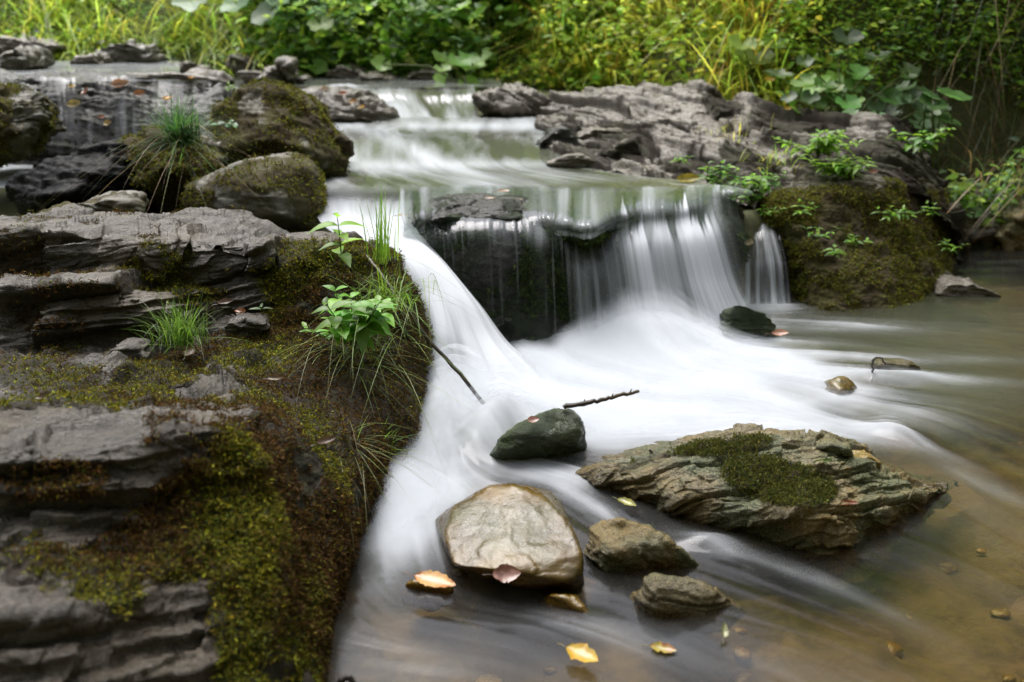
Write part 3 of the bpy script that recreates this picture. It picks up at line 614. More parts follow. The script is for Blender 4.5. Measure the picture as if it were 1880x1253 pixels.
# flow arrows in the lower pool given as reference points on the water plane
AR = [(770,640,40,100),(860,680,60,60),(800,780,-30,60),(740,860,-30,60),(690,930,-10,80),(720,1020,10,90),(700,1120,60,60),(850,1130,110,20),(1000,1130,110,30),(900,780,60,20),(980,860,80,20),
      (1090,640,40,40),(1130,700,100,20),(1200,640,80,40),(1300,640,100,20),(1250,740,100,10),(1450,650,100,5),(1450,740,100,30),(1600,700,120,15),(1700,640,100,10),(1550,600,100,8),(1800,650,100,15),
      (1600,800,120,30),(1750,830,110,50),(1850,900,100,60),(1100,900,70,40),(1180,960,60,50),(1300,1000,90,25),(1420,1060,110,40),(1600,1080,120,50),(1750,1120,100,60),(1400,1160,110,30),
      (1200,1200,100,50),(1600,1220,110,50),(820,1210,100,10),(1050,1190,100,40),(1500,560,100,-5),(1750,560,60,0),(1850,500,40,0),(1350,800,80,-15),(1130,800,90,-10),(640,1200,60,10)]
A0 = P([a[0] for a in AR], [a[1] for a in AR], z=0.)[:, :2]; A1 = P([a[0] + a[2] for a in AR], [a[1] + a[3] for a in AR], z=0.)[:, :2]
AD = A1 - A0; AD /= np.linalg.norm(AD, axis=1, keepdims=True)
def vel(p):
    d2 = ((p[:, None, :] - A0[None]) ** 2).sum(-1); w = 1 / (d2 + .004) ** 2
    v = (w[..., None] * AD[None]).sum(1); return v / (np.linalg.norm(v, axis=1, keepdims=True) + 1e-6)

nth, nrr = 660, 520
th = np.concatenate([np.linspace(-.33, .60, 560), np.linspace(.605, 1.1, 100)]); rr = 1.02 * np.exp(np.linspace(0, math.log(6.2 / 1.02), nrr))
TH, RR = np.meshgrid(th, rr); PX = RR * TH / 1.0; PY = RR
Q = np.stack([PX, PY], -1).reshape(-1, 2)
# coarse velocity lookup for speed
gx = np.linspace(-2.3, 4.2, 200); gy = np.linspace(.6, 6.6, 200); GX, GY = np.meshgrid(gx, gy)
GV = vel(np.stack([GX, GY], -1).reshape(-1, 2)).reshape(200, 200, 2)
def velc(p):
    fx = np.clip((p[:, 0] - gx[0]) / (gx[1] - gx[0]), 0, 198.99); fy = np.clip((p[:, 1] - gy[0]) / (gy[1] - gy[0]), 0, 198.99)
    ix = fx.astype(int); iy = fy.astype(int); a = (fx - ix)[:, None]; b = (fy - iy)[:, None]
    return (GV[iy, ix] * (1 - a) + GV[iy, ix + 1] * a) * (1 - b) + (GV[iy + 1, ix] * (1 - a) + GV[iy + 1, ix + 1] * a) * b
lc = lic(Q, velc, .22, 26, (60, 60), 7); lc = (lc - lc.mean()) / lc.std()
lb = lic(Q, velc, .35, 14, (16, 16), 19); lb = (lb - lb.mean()) / lb.std()
W3 = np.concatenate([Q, np.zeros((len(Q), 1))], 1); wu, wv = UVof(W3)
FOAM = [(900,700,150,60,20,1.1),(840,760,90,50,0,1.0),(1000,720,160,50,5,1.0),(1180,660,170,60,0,1.2),(1330,660,160,45,0,1.0),(1280,740,330,55,3,1.1),(1500,700,120,32,5,.5),(1130,790,150,40,0,.9),(1350,798,240,24,0,.6),
        (1650,690,170,10,4,.5),(1630,800,70,16,12,.5),(1730,832,90,14,20,.16),(1560,655,260,9,2,.35),(1500,592,190,13,4,.55),(1420,565,60,14,0,.6),(760,860,75,70,-50,1.0),(710,930,55,60,-60,1.0),(820,900,120,45,0,.7),(780,940,70,40,0,.6),
        (740,1000,75,45,0,.7),(700,1060,40,45,20,.25),(1020,870,150,25,5,.55),(1080,930,90,18,30,.5),(1310,1005,70,14,15,.38),(1430,1040,110,14,22,.24),(1570,1090,150,14,28,.25),(1000,1140,200,30,8,.16),(1150,1180,170,20,20,.18),(880,1220,250,60,0,.10),(1400,1220,250,25,15,.10),
        (1800,890,90,12,25,.2),(690,1150,120,70,10,.09),(760,1220,160,40,0,.12),(900,800,60,40,0,.5),(1060,660,60,30,0,.5),(960,660,60,30,10,.3)]
fo = 0 * wu
for (a, b_, c_, d_, e_, f_) in FOAM: fo = fo + f_ * blob(wu, wv, a, b_, c_, d_, e_)
base = np.clip(fo, 0, 1.3)
fm_ = base ** 1.15 * .72 + (lc * .04 + lb * .10) * (.16 + .84 * sstep(.02, .5, base)) * (1.25 - .4 * np.clip(base, 0, 1)) + (fbm(W3 * np.array([5., 8., 1.]), 3, 63) - .5) * .5 * sstep(.1, .6, base) + .07  # constant veil term paints pale sky reflection over the open water
foam = np.clip(sstep(.0, 1.15, fm_), 0, .97)
murk = np.clip(.50 * blob(wu, wv, 1700, 620, 330, 90) + .5 * blob(wu, wv, 1780, 730, 150, 60) + .06 * blob(wu, wv, 1350, 900, 900, 400) + .2 * blob(wu, wv, 1300, 600, 600, 100), 0, .8)
mound = .085 * blob(wu, wv, 905, 800, 62, 30, -20) + .09 * blob(wu, wv, 1180, 622, 110, 34) + .05 * blob(wu, wv, 820, 730, 60, 50) + .035 * blob(wu, wv, 1000, 790, 100, 25) + .03 * blob(wu, wv, 1640, 800, 50, 14, 10) + .03 * blob(wu, wv, 740, 900, 50, 40) + .018 * blob(wu, wv, 1300, 1000, 60, 14) + .02 * blob(wu, wv, 1650, 695, 90, 10) - .012 * blob(wu, wv, 960, 1100, 150, 30)
calm = .35 + .65 * sstep(.02, .4, base)
hz = mound + (lb * .0030 + lc * .0011) * calm * np.clip((W3[:, 1] - .9) / 1.6, .25, 1) + (fbm(W3 * 2.5, 3, 31) - .5) * .015
W = W3.copy(); W[:, 2] = hz
Fp = gridF(nrr, nth)
o = put('water', W, Fp, M['pool'], origin=(0, 0, 0), attrs={'foam': foam, 'murk': murk, 'thin': 0 * foam}); tag(o, 'lower pool with silky white foam', None, None, 'structure')
# soft spray layers over the foam
ok = (foam.reshape(nrr, nth) > .18)
for k in range(3):
    h = (k + 1) * .011; al = np.clip(sstep(.35 + .12 * k, 1.25, fm_) * (.42 - .1 * k), 0, .6)
    loc = blob(wu, wv, 1170, 612, 130, 32) + .9 * blob(wu, wv, 850, 735, 80, 40)
    Ws = W.copy(); Ws[:, 2] = mound + h * sstep(.2, 1., base) + lb * .002 + (k + 1) * .028 * loc
    keep = (al[Fp].max(1) > .01)
    idx = np.unique(Fp[keep]); remap = np.zeros(len(Ws), int); remap[idx] = np.arange(len(idx))
    o = put('spray', Ws[idx], remap[Fp[keep]], M['silk'], origin=(0, 0, 0), attrs={'foam': 0 * idx + 1., 'murk': 0. * idx, 'thin': 1 - al[idx]}); tag(o, None, None, None, 'structure')

def sheet(name, ctrl, nr, nc, mat, foamf, murkf=None, thinf=None, smooth=1., ripple=.003, offset=0., seed=3, label=None, acr=60, alg=4):
    """ctrl: columns of (u, v, y) down the flow"""
    G = np.array([[P(*c) for c in col] for col in ctrl]).transpose(1, 0, 2)
    A = interp_grid(G, nr, nc, smooth); n = grid_normals(A)
    flipf = True
    if n[..., 2].mean() < 0: n = -n; flipf = False
    s = np.concatenate([[0], np.cumsum(np.linalg.norm(np.diff(A[nr // 2], axis=0), axis=1))])
    t = np.concatenate([[0], np.cumsum(np.linalg.norm(np.diff(A[:, nc // 2], axis=0), axis=1))])
    S, T = np.meshgrid(s, t)
    q = np.stack([S * acr, T * alg, 0 * S], -1); st = fbm(q, 4, seed, .6); st = (st - st.mean()) / st.std()
    q2 = np.stack([S * acr * .3, T * alg * .5, 0 * S], -1); st2 = fbm(q2, 3, seed + 4); st2 = (st2 - st2.mean()) / st2.std()
    V = A + n * (offset + ripple * (st * .4 + st2))[..., None]
    u, v = UVof(V); sn_ = S / s[-1]; tn = T / t[-1]
    fo = np.clip(foamf(u, v, sn_, tn, st, st2), 0, .96)
    mk = np.clip(murkf(u, v, sn_, tn) if murkf else 0 * u, 0, 1)
    thn = np.clip(thinf(u, v, sn_, tn, st, st2) if thinf else 0 * u, 0, 1)
    FF = gridF(nr, nc); FF = FF[:, ::-1] if flipf else FF
    o = put(name, V.reshape(-1, 3), FF, mat, attrs={'foam': fo, 'murk': mk, 'thin': thn}); tag(o, label, None, None, 'structure'); return o

# upper stream above the lip
US = []
for i, s in enumerate(np.linspace(0, 1, 9)):
    lerp = lambda a, b: a + (b - a) * s
    hump = .03 * math.exp(-((s - .28) / .16) ** 2) + .02 * math.exp(-((s - .8) / .12) ** 2)
    c = [(lerp(560, 1060), 216, .49), (lerp(560, 1060), 232, .475), (lerp(570, 1050), 248 - hump * 300, .465), (lerp(580, 1050), 262 - hump * 250, .455), (lerp(575, 1060), 300, .415), (lerp(570, 1150), 320, .408), (lerp(570, 1360), 346, .403), (lerp(560, 1375), 366, .392)]
    US.append(c)
sheet('water', US, 240, 300, M['stream'],
      lambda u, v, s, t, a, b: .17 + .07 * a + .09 * b + .45 * blob(u, v, 850, 232, 230, 9) + .35 * blob(u, v, 690, 305, 90, 12) + .3 * blob(u, v, 900, 302, 120, 8) + .4 * blob(u, v, 780, 285, 120, 14, 25) + .4 * blob(u, v, 640, 290, 25, 30) - .3 * blob(u, v, 960, 278, 90, 12) - .25 * blob(u, v, 700, 333, 70, 12) + .35 * blob(u, v, 620, 365, 70, 20) - .32 * blob(u, v, 1180, 350, 160, 25),
      lambda u, v, s, t: .5 + 0 * u, lambda u, v, s, t, a, b: sstep(.88, 1, t), label='upper stream running to the lip of the falls', acr=22, alg=3, ripple=.003)

# left cascade
LC = [
 [(575,345,3.76),(580,395,3.35),(615,432,2.98),(722,482,2.86),(765,545,2.80),(778,610,2.76),(768,690,2.70),(750,765,2.60),(735,830,2.3)],
 [(650,345,3.76),(650,392,3.35),(680,424,3.05),(755,470,2.90),(795,540,2.82),(815,610,2.74),(815,690,2.66),(810,765,2.52),(800,830,2.28)],
 [(730,345,3.76),(715,392,3.38),(728,424,3.12),(790,470,2.98),(838,540,2.88),(872,620,2.80),(900,695,2.70),(900,765,2.54),(890,830,2.3)],
 [(800,345,3.76),(770,390,3.44),(775,430,3.24),(822,485,3.10),(878,555,2.98),(925,625,2.90),(985,685,2.78),(1010,740,2.60),(1000,800,2.35)],
 [(830,345,3.74),(795,395,3.50),(785,440,3.36),(835,505,3.20),(895,580,3.08),(955,645,3.00),(1050,700,2.90),(1090,735,2.75),(1090,800,2.5)],
]
sheet('waterfall', LC, 300, 180, M['silk'],
      lambda u, v, s, t, a, b: sstep(.05, .36, t) * (.93 + .03 * a + .07 * b) - .55 * sstep(.55, .95, s) * (1 - sstep(.6, .8, t)) + .25 * (1 - sstep(.1, .3, t)) + .08 * a,
      None, lambda u, v, s, t, a, b: np.clip(sstep(.62, 1.0, s + .04 * b + .02 * a) + .3 * sstep(.1, .0, s) + sstep(.15, 0, t) + sstep(.9, 1, t), 0, 1), label='smooth white cascade beside the left ledge', acr=26, alg=1.1, ripple=.003)

# main curtain: film over the rock and falling strands
MC = []
for i, u0 in enumerate(LCU):
    lv, ly, tv = LIPV[i], LIPY[i], TOPV[i]; k = max(0, (u0 - 980) / 370); kk = k * k
    MC.append([(u0, 346, .402), (u0, tv - 1, .403), (u0, lv - 8, .380), (u0 + 2, lv + 19, ly - .065), (u0 + 5 + 12 * kk, lv + 56, ly - .13), (u0 + 8 + 40 * kk, 520, ly - .18), (u0 + 10 + 80 * kk, 590, ly - .22), (u0 + 12 + 105 * kk, 660, ly - .28)])
def foam_sheen_mc(u, v, s, t, a, b):
    col = 0
    for c0, w0, a0 in ((.475, .012, .40), (.515, .010, .38), (.56, .012, .22), (.625, .022, .60), (.655, .012, .75), (.70, .020, .62), (.745, .016, .45), (.795, .022, .95), (.83, .018, 1.05), (.865, .012, .55), (.92, .015, .25), (.38, .012, .16), (.28, .02, .15)):
        wd = w0 * (1 + 1.3 * sstep(.4, 1, t)); col = col + a0 * np.exp(-((s - c0) / wd) ** 2)
    S1 = np.stack([s * 46, 0 * s + .5 * t, 0 * s], -1); j = fbm(S1, 3, 91) - .5
    lvv = np.interp(u, LCU, LIPV); start = sstep(lvv - 4, lvv + 34, v + 150 * j + 8 * a)
    body = start * (col * (1 + .9 * j) + .14 * a * sstep(.05, .6, col) + .07 * b) * (1.0 - .30 * sstep(.55, .85, t))
    return np.maximum(body * 1.15 - .04, .0) + .02 + .22 * sstep(1.3, 2.4, a) * start * sstep(.52, .42, s) + (.10 + .07 * b) * (1 - start) + .6 * sstep(.84, 1.0, t) * sstep(.42, .6, s) + .10 * sstep(.5, 2., b) * (1 - start)  # white above the lip paints sky sheen on the film, besides the foam
sheet('waterfall', MC, 260, 460, M['silk'], foam_sheen_mc, lambda u, v, s, t: .34 * sstep(470, 400, v) * sstep(.36, .55, s) + .08, lambda u, v, s, t, a, b: np.clip(.9 * sstep(8, 60, v - np.interp(u, LCU, LIPV) + 6 * a) * sstep(.50, .42, s) * (1 - .35 * sstep(1.2, 2.2, a)) + .75 * sstep(.35, .5, t) * sstep(.86, .93, s) + sstep(.12, 0, t), 0, 1), label='main waterfall curtain of white strands over the dark rock', acr=75, alg=1.2, ripple=.0016, smooth=1., offset=.010)
boulder('boulder', np.array([P(*q) for q in [(1325,395,4.0),(1370,392,4.0),(1440,400,4.0),(1460,480,3.95),(1470,600,3.9),(1330,600,3.9),(1345,500,3.8),(1400,480,3.78),(1420,590,3.7),(1360,590,3.7),(1400,420,3.9),(1400,410,4.3)]]), M['fallrock'], 'dark wet rock hidden behind the small side fall', moss=.5, wet=.9, seed=106, lump=.02, amp=.01)
# small right side fall
SF = [[(u, 398, 3.96), (u - 2, 418, 3.76), (u + k, 480, 3.62), (u + 1.5 * k, 540, 3.55), (u + 2 * k, 590, 3.45)] for u, k in ((1345, -12), (1370, -4), (1395, 4), (1415, 10), (1432, 14))]
sheet('waterfall', SF, 160, 160, M['silk'], lambda u, v, s, t, a, b: .36 + .20 * a + .1 * b + .3 * sstep(.75, 1, t), None, lambda u, v, s, t, a, b: np.clip(sstep(.12, 0, s) + sstep(.85, 1, s + .05 * a) + sstep(.1, 0, t), 0, 1), label='small veil of water between the waterfall rock and the mossy block', acr=60, alg=1.5)
# upper glassy cascade
GC = [[(ul, 158, 6.05), (ul + 4, 168, 5.88), (ul + d * .5, 190, 5.72), (ul + d, 215, 5.5), (ul + d * 1.2, 232, 5.3)] for ul, d in ((600, 60), (670, 40), (730, 25), (790, 20), (840, 15), (868, 10))]
sheet('waterfall', GC, 100, 160, M['stream'], lambda u, v, s, t, a, b: .22 + .13 * a + .10 * b + .5 * blob(s, t, .3, .8, .1, .3) + .5 * blob(s, t, .85, .9, .2, .2), lambda u, v, s, t: .45 + 0 * u, None, label='low glassy cascade between the two upper pools', acr=12, alg=1.5, ripple=.006)
# thin film on the upper left ledge
TF = [[(u, 149 + (u > 250) * 12, 4.62), (u, 156 + (u > 250) * 12, 4.53), (u + 3, 215, 4.38), (u + 5, 295, 4.20)] for u in (60, 120, 180, 250, 320, 390)]
sheet('waterfall', TF, 120, 160, M['stream'], lambda u, v, s, t, a, b: .06 + .09 * a + .05 * b, lambda u, v, s, t: .05 + 0 * u, lambda u, v, s, t, a, b: np.clip(.72 + .25 * b, 0, 1), label='thin water film over the upper left ledge', acr=40, alg=2.5, offset=.03)
# flat upper pools
def flat(name, u0, u1, v0, v1, z, foamv, label):
    a = P(u0, v1, z=z); b = P(u1, v1, z=z); c = P(u1, v0, z=z); d = P(u0, v0, z=z)
    G = np.array([[d, c], [a, b]]); A = interp_grid(G, 80, 160, 0.); q = A.reshape(-1, 3) * np.array([2., 9., 1.])
    n = fbm(q, 4, 77); A[..., 2] += (n.reshape(80, 160) - .5) * .006
    put(name, A.reshape(-1, 3), gridF(80, 160)[:, ::-1], M['stream'], origin=(0, 0, 0), attrs={'foam': np.clip(foamv + (n - .5) * .4, 0, 1), 'murk': .45 + 0 * n, 'thin': 0 * n})['kind'] = 'structure'
flat('water', 250, 920, 139, 160.5, .615, .05, '')
flat('water', -700, 330, 112, 149, .725, .18, '')
flat('water', -500, 60, 292, 345, .40, .45, '')
for o in bpy.data.objects:
    if o.name.startswith('water.') and not o.get('label'): o['label'] = 'upper pool water'

# ------------------------------------------------------------ foliage builders (vectorised)
class Leaves:
    def __init__(s): s.V = []; s.F = []; s.C = []; s.n = 0
    def strips(s, mid, side, wid, col, fold=None):
        """mid (n,k,3) midribs, side (n,k,3) unit, wid (n,k) half widths, col (n,3); fold raises the rims"""
        n, k, _ = mid.shape
        if fold is None:
            V = np.stack([mid - side * wid[..., None], mid + side * wid[..., None]], 2).reshape(n, k * 2, 3); m = 2
        else:
            up = fold[..., None, :] * wid[..., None] * .35 if fold.ndim == 2 else fold * wid[..., None] * .35
            V = np.stack([mid - side * wid[..., None] + up, mid, mid + side * wid[..., None] + up], 2).reshape(n, k * 3, 3); m = 3
        f = []
        for i in range(k - 1):
            for j in range(m - 1): f.append([i * m + j, i * m + j + 1, (i + 1) * m + j + 1, (i + 1) * m + j])
        f = np.array(f); off = s.n + np.arange(n)[:, None, None] * (k * m)
        s.F.append((f[None] + off).reshape(-1, 4)); s.V.append(V.reshape(-1, 3)); s.C.append(np.repeat(col, k * m, 0)); s.n += n * k * m
    def grass(s, base, L, w, heading, lean, droop, col, k=5):
        n = len(base); t = np.linspace(0, 1, k)[None, :, None]
        h = np.stack([np.cos(heading), np.sin(heading), 0 * heading], -1)[:, None, :]; z = np.array([0, 0, 1.])
        L_ = np.asarray(L).reshape(-1, 1, 1); ln = np.asarray(lean).reshape(-1, 1, 1); dr = np.asarray(droop).reshape(-1, 1, 1)
        mid = base[:, None, :] + L_ * (t * (z * np.cos(ln) + h * np.sin(ln)) + t ** 2 * dr * (h * .55 - z * .85))
        side = np.stack([-np.sin(heading), np.cos(heading), 0 * heading], -1)[:, None, :] * np.ones((1, k, 1))
        wid = np.asarray(w).reshape(-1, 1) * (1 - t[..., 0] ** 1.6 * .93) * (.55 + .9 * t[..., 0] * (1 - t[..., 0]) * 2)
        s.strips(mid, side, wid, col)
    def leaf(s, base, d, nrm, L, w, col, k=4, droop=.25, shape='oval'):
        """base (n,3), d unit direction, nrm approx normal"""
        t = np.linspace(0, 1, k + 1)
        if shape == 'oval': wp = np.sin(np.pi * np.clip(t, 0, 1) ** .8) ** .9
        elif shape == 'lance': wp = np.sin(np.pi * t ** .6) * .9
        else: wp = np.sqrt(np.clip(t * (1.04 - t), 0, 1)) * 2.05
        wp[0] = .06; wp[-1] = .03
        side = np.cross(d, nrm); side /= np.linalg.norm(side, axis=1, keepdims=True) + 1e-9; up = np.cross(side, d)
        L_ = np.asarray(L).reshape(-1, 1, 1); tt = t[None, :, None]
        mid = base[:, None] + L_ * (d[:, None] * tt - up[:, None] * droop * tt ** 2)
        wid = np.asarray(w).reshape(-1, 1) * wp[None] * .5
        s.strips(mid, np.repeat(side[:, None], k + 1, 1), wid, col, fold=np.repeat(up[:, None], k + 1, 1))
    def disc(s, c, nrm, d, r, col, seg=14, cup=.25, seed=0):
        """big round leaf with a notch at its stalk and a wavy rim"""
        n = len(c); rg = np.random.default_rng(seed)
        side = np.cross(nrm, d); side /= np.linalg.norm(side, axis=1, keepdims=True) + 1e-9; d2 = np.cross(side, nrm)
        a = np.linspace(-math.pi * .90, math.pi * .90, seg)[None]
        rim = np.asarray(r).reshape(-1, 1) * (1 + .10 * np.sin(a * 5 + rg.random((n, 1)) * 6) + .07 * rg.normal(size=(n, seg))) * (1 - .12 * np.abs(a / math.pi) ** 2)
        rings = []
        for f, hgt in ((.04, 0), (.55, cup * .5), (1., cup)):
            wv = np.sin(a * 7 + rg.random((n, 1)) * 6) * .07 * f
            rings.append(c[:, None] + (np.cos(a) * rim * f)[..., None] * d2[:, None] + (np.sin(a) * rim * f)[..., None] * side[:, None] + ((hgt * f + wv) * np.asarray(r).reshape(-1, 1))[..., None] * nrm[:, None])
        V = np.stack(rings, 1).reshape(n, 3 * seg, 3)
        f = [[i * seg + j, i * seg + j + 1, (i + 1) * seg + j + 1, (i + 1) * seg + j] for i in range(2) for j in range(seg - 1)]
        f = np.array(f); s.F.append((f[None] + s.n + np.arange(n)[:, None, None] * 3 * seg).reshape(-1, 4)); s.V.append(V.reshape(-1, 3)); s.C.append(np.repeat(col, 3 * seg, 0)); s.n += n * 3 * seg
    def tube(s, pts, r, col, seg=5):
        pts = np.array(pts, float); k = len(pts); r = np.broadcast_to(np.asarray(r, float), (k,))
        t = np.gradient(pts, axis=0); t /= np.linalg.norm(t, axis=1, keepdims=True) + 1e-9
        a = np.cross(t, (.31, .2, .93)); a /= np.linalg.norm(a, axis=1, keepdims=True); b = np.cross(t, a)
        an = np.arange(seg) / seg * 2 * math.pi
        V = pts[:, None] + r[:, None, None] * (np.cos(an)[None, :, None] * a[:, None] + np.sin(an)[None, :, None] * b[:, None])
        F = [[i * seg + j, i * seg + (j + 1) % seg, (i + 1) * seg + (j + 1) % seg, (i + 1) * seg + j] for i in range(k - 1) for j in range(seg)]
        s.F.append(np.array(F) + s.n); s.V.append(V.reshape(-1, 3)); s.C.append(np.repeat(np.array([col]), k * seg, 0)); s.n += k * seg
    def build(s, name, mat, parent=None, origin=None):
        return put(name, np.vstack(s.V), np.vstack(s.F), mat, parent=parent, origin=origin, cols=np.vstack(s.C))
def jcol(cols, n, jit=.25, rg=rng):
    cols = np.array(cols, float); c = cols[rg.integers(0, len(cols), n)]
    return np.clip(c * (1 + rg.normal(size=(n, 1)) * jit) * (1 + rg.normal(size=(n, 3)) * jit * .25), .003, .9)
def rdir(n, up=.3, rg=rng):
    d = rg.normal(size=(n, 3)); d[:, 2] = np.abs(d[:, 2]) * .6 + up; return d / np.linalg.norm(d, axis=1, keepdims=True)

GREEN = [(.32, .50, .06), (.23, .42, .06), (.42, .56, .08)]; YEL = [(.54, .60, .07), (.64, .60, .08), (.42, .54, .07)]; DARK = [(.06, .13, .03), (.09, .17, .04), (.05, .10, .03)]
BLUEG = [(.18, .32, .14), (.28, .42, .22)]; GOLD = [(.36, .24, .04), (.42, .30, .06), (.30, .17, .03)]; STRAW = [(.30, .22, .09), (.22, .14, .05)]

# ------------------------------------------------------------ bank vegetation (uncountable cover)
def bank_pts(n, u0, u1, dy0, dy1, rg):
    """points on the bank between picture columns u0..u1, dy beyond its foot"""
    out_ = []
    while len(out_) < n:
        m = n * 2; y = rg.uniform(4.2, 10.5, m); x = (rg.uniform(u0, u1, m) - CU) / FPX * (y * 1.0 + .25)
        d = y - foot(x); k = (d > dy0) & (d < dy1); out_ += list(np.stack([x, y, terrain(x, y)], -1)[k])
    return np.array(out_[:n])
def clump_field(p, sc, seed): return fbm(p * sc, 3, seed)
def undergrowth(label, u0, u1, dy0, dy1, n, cols, hmax, lsize, seed, shape='oval', name='undergrowth', thick=.0):
    rg = np.random.default_rng(seed); b = bank_pts(n, u0, u1, dy0, dy1, rg)
    if u1 > 1900: uu_, vv_ = UVof(b); b = b[~((uu_ > 1600) & (vv_ > 170 + .12 * (uu_ - 1600)))]
    cl = clump_field(b, 2.2, seed); keep = cl > .36; b = b[keep]; cl = cl[keep]; n = len(b)
    h = rg.random(n) ** .8 * hmax * (.35 + 1.6 * (cl - .4) / .3)
    p = b + np.stack([rg.normal(size=n) * .05, rg.normal(size=n) * .05 - h * .15, h], -1)
    d = rdir(n, .0, rg); d[:, 2] -= .15; nm = rdir(n, .8, rg) + np.array([0, -.35, .2])
    L_ = lsize * rg.uniform(.5, 1.5, n); c = jcol(cols, n, .3, rg)
    lv = Leaves(); lv.leaf(p, d / np.linalg.norm(d, axis=1, keepdims=True), nm, L_, L_ * (.55 if shape == 'oval' else .9 if shape == 'round' else .3), c, 2 if lsize < .05 else 3, .3, shape)
    o = lv.build(name, M['leaf']); tag(o, label, name, None, 'stuff'); return o
def grasses(label, u0, u1, dy0, dy1, n, cols, L0, seed, lean=.5, droop=.5, name='grass', w=.003, dirx=None):
    rg = np.random.default_rng(seed); b = bank_pts(n, u0, u1, dy0, dy1, rg)
    cl = clump_field(b, 1.8, seed + 2); b = b[cl > .38]; n = len(b)
    L_ = L0 * rg.uniform(.5, 1.3, n); hd = rg.uniform(0, 2 * math.pi, n)
    if dirx is not None: hd = dirx + rg.normal(size=n) * 1.0
    lv = Leaves(); lv.grass(b, L_, w * rg.uniform(.7, 1.6, n), hd, np.abs(rg.normal(size=n)) * lean, droop * rg.uniform(.3, 1.7, n), jcol(cols, n, .3, rg), 6)
    o = lv.build(name, M['leaf']); tag(o, label, name, None, 'stuff'); return o
grasses('long yellow green grass on the upper left bank', -250, 560, -.1, 2.6, 17000, YEL + GREEN + YEL, .50, 201, .7, .9, w=.0055)
undergrowth('low dark green herbs at the foot of the left bank', -250, 560, -.1, .9, 6000, GREEN + DARK, .16, .035, 202)
undergrowth('dense leafy undergrowth at the middle of the bank', 480, 900, -.1, 2.6, 19000, GREEN + GREEN + DARK[1:2] + BLUEG, .50, .07, 203)
undergrowth('broad leaved undergrowth behind the middle pool', 620, 1080, .3, 2.6, 4000, GREEN + [(.12, .22, .03)], .50, .12, 204, 'round')
undergrowth('low herbs over bare soil right of the big leaves', 860, 1150, -.1, .7, 4500, GREEN + YEL, .14, .04, 205)
grasses('yellow green grass with golden stalks right of centre', 980, 1440, -.05, 2.4, 11000, YEL + GREEN + GOLD + YEL, .50, 206, .5, .7, w=.005)
undergrowth('small leaved herbs among the golden grass', 980, 1460, -.1, 2.2, 9000, GREEN + YEL, .35, .05, 207)
undergrowth('dense small leaved shrubs on the right bank', 1380, 2050, .08, 2.6, 46000, GREEN + DARK[1:2] + GREEN + YEL[:1], .62, .038, 208)
undergrowth('small leaved thicket in the upper right corner', 1600, 2100, .0, .6, 26000, GREEN + GREEN + BLUEG, .40, .036, 211)
grasses('dark hanging grass over the hollow at far right', 1640, 2050, -.1, 1.2, 2200, [(.04, .07, .02), (.07, .10, .02)] + STRAW,   .42, 209, 1.0, 1.4, w=.0022, dirx=-1.8)
grasses('dark grass strands on the middle bank', 480, 1000, -.1, .8, 2500, DARK + GREEN, .3, 210, .8, .9)

# ------------------------------------------------------------ single plants on the bank
def butterbur(u, v, y, n, r, label, cols, seed, spread=.35, name='butterbur'):
    rg = np.random.default_rng(seed); q = P(u, v, y); q = q.copy()
    g = float(terrain(q[0], q[1])); base = np.array([q[0], q[1], min(g, q[2] - .05)])
    root = empty(name, base, label, 'plant', 'broad leaved plants on the bank')
    lf = Leaves(); st = Leaves()
    c = q + rg.normal(size=(n, 3)) * np.array([spread, spread * .5, spread * .45])
    nm = np.stack([rg.normal(size=n) * .3, -.55 + rg.normal(size=n) * .25, np.ones(n)], -1); nm /= np.linalg.norm(nm, axis=1, keepdims=True)
    d = np.stack([rg.normal(size=n), -np.abs(rg.normal(size=n)) - .3, 0 * rg.random(n) - .3], -1); d /= np.linalg.norm(d, axis=1, keepdims=True)
    rr = r * rg.uniform(.5, 1.2, n); lf.disc(c, nm, d, rr, jcol(cols, n, .2, rg), 16, .2, seed)
    for i in range(n):
        b0 = base + rg.normal(size=3) * np.array([.08, .05, 0]); mid = (b0 + c[i]) / 2 + np.array([0, .03, .08])
        st.tube([b0, mid, c[i]], [.006, .005, .003], (.14, .18, .05), 4)
    lf.build('foliage', M['leaf'], root); st.build('stem', M['leaf'], root)
BG = [(.20, .38, .05), (.27, .46, .07), (.16, .30, .05)]
butterbur(845, 120, 6.4, 8, .09, 'bright green broad leaved plant low over the middle pool', BG, 301, .14)
butterbur(740, 40, 7.2, 22, .10, 'broad leaved plant in the upper middle of the bank', BG, 302)
butterbur(930, 45, 7.0, 26, .11, 'tall light green broad leaved plant behind the middle pool', BG, 303)
butterbur(620, 30, 7.35, 18, .12, 'pale bluish broad leaved plant at the top left of centre', BLUEG + [(.25, .34, .22)], 304)
butterbur(1385, 92, 5.5, 3, .10, 'single round yellow green leaf plant among the golden grass', [(.18, .26, .05)], 305, .06)
butterbur(1560, 165, 4.95, 24, .062, 'dark green round leaved plant above the outcrop', [(.10, .24, .05), (.14, .32, .06)] + DARK, 306, .22)
butterbur(1465, 170, 5.0, 10, .06, 'lower round leaved plant left of the dark round leaved one', BG, 307, .12)
butterbur(1655, 200, 4.8, 14, .055, 'blue green round leaved plant at the right end of the outcrop', BLUEG + DARK, 308, .14)
butterbur(1745, 190, 4.7, 5, .085, 'big toothed hanging leaves at the top of the dark hollow', [(.07, .14, .04)], 309, .07)
butterbur(560, 110, 7.0, 8, .07, 'small round leaved plant near the far shore left of centre', BG, 310, .15)

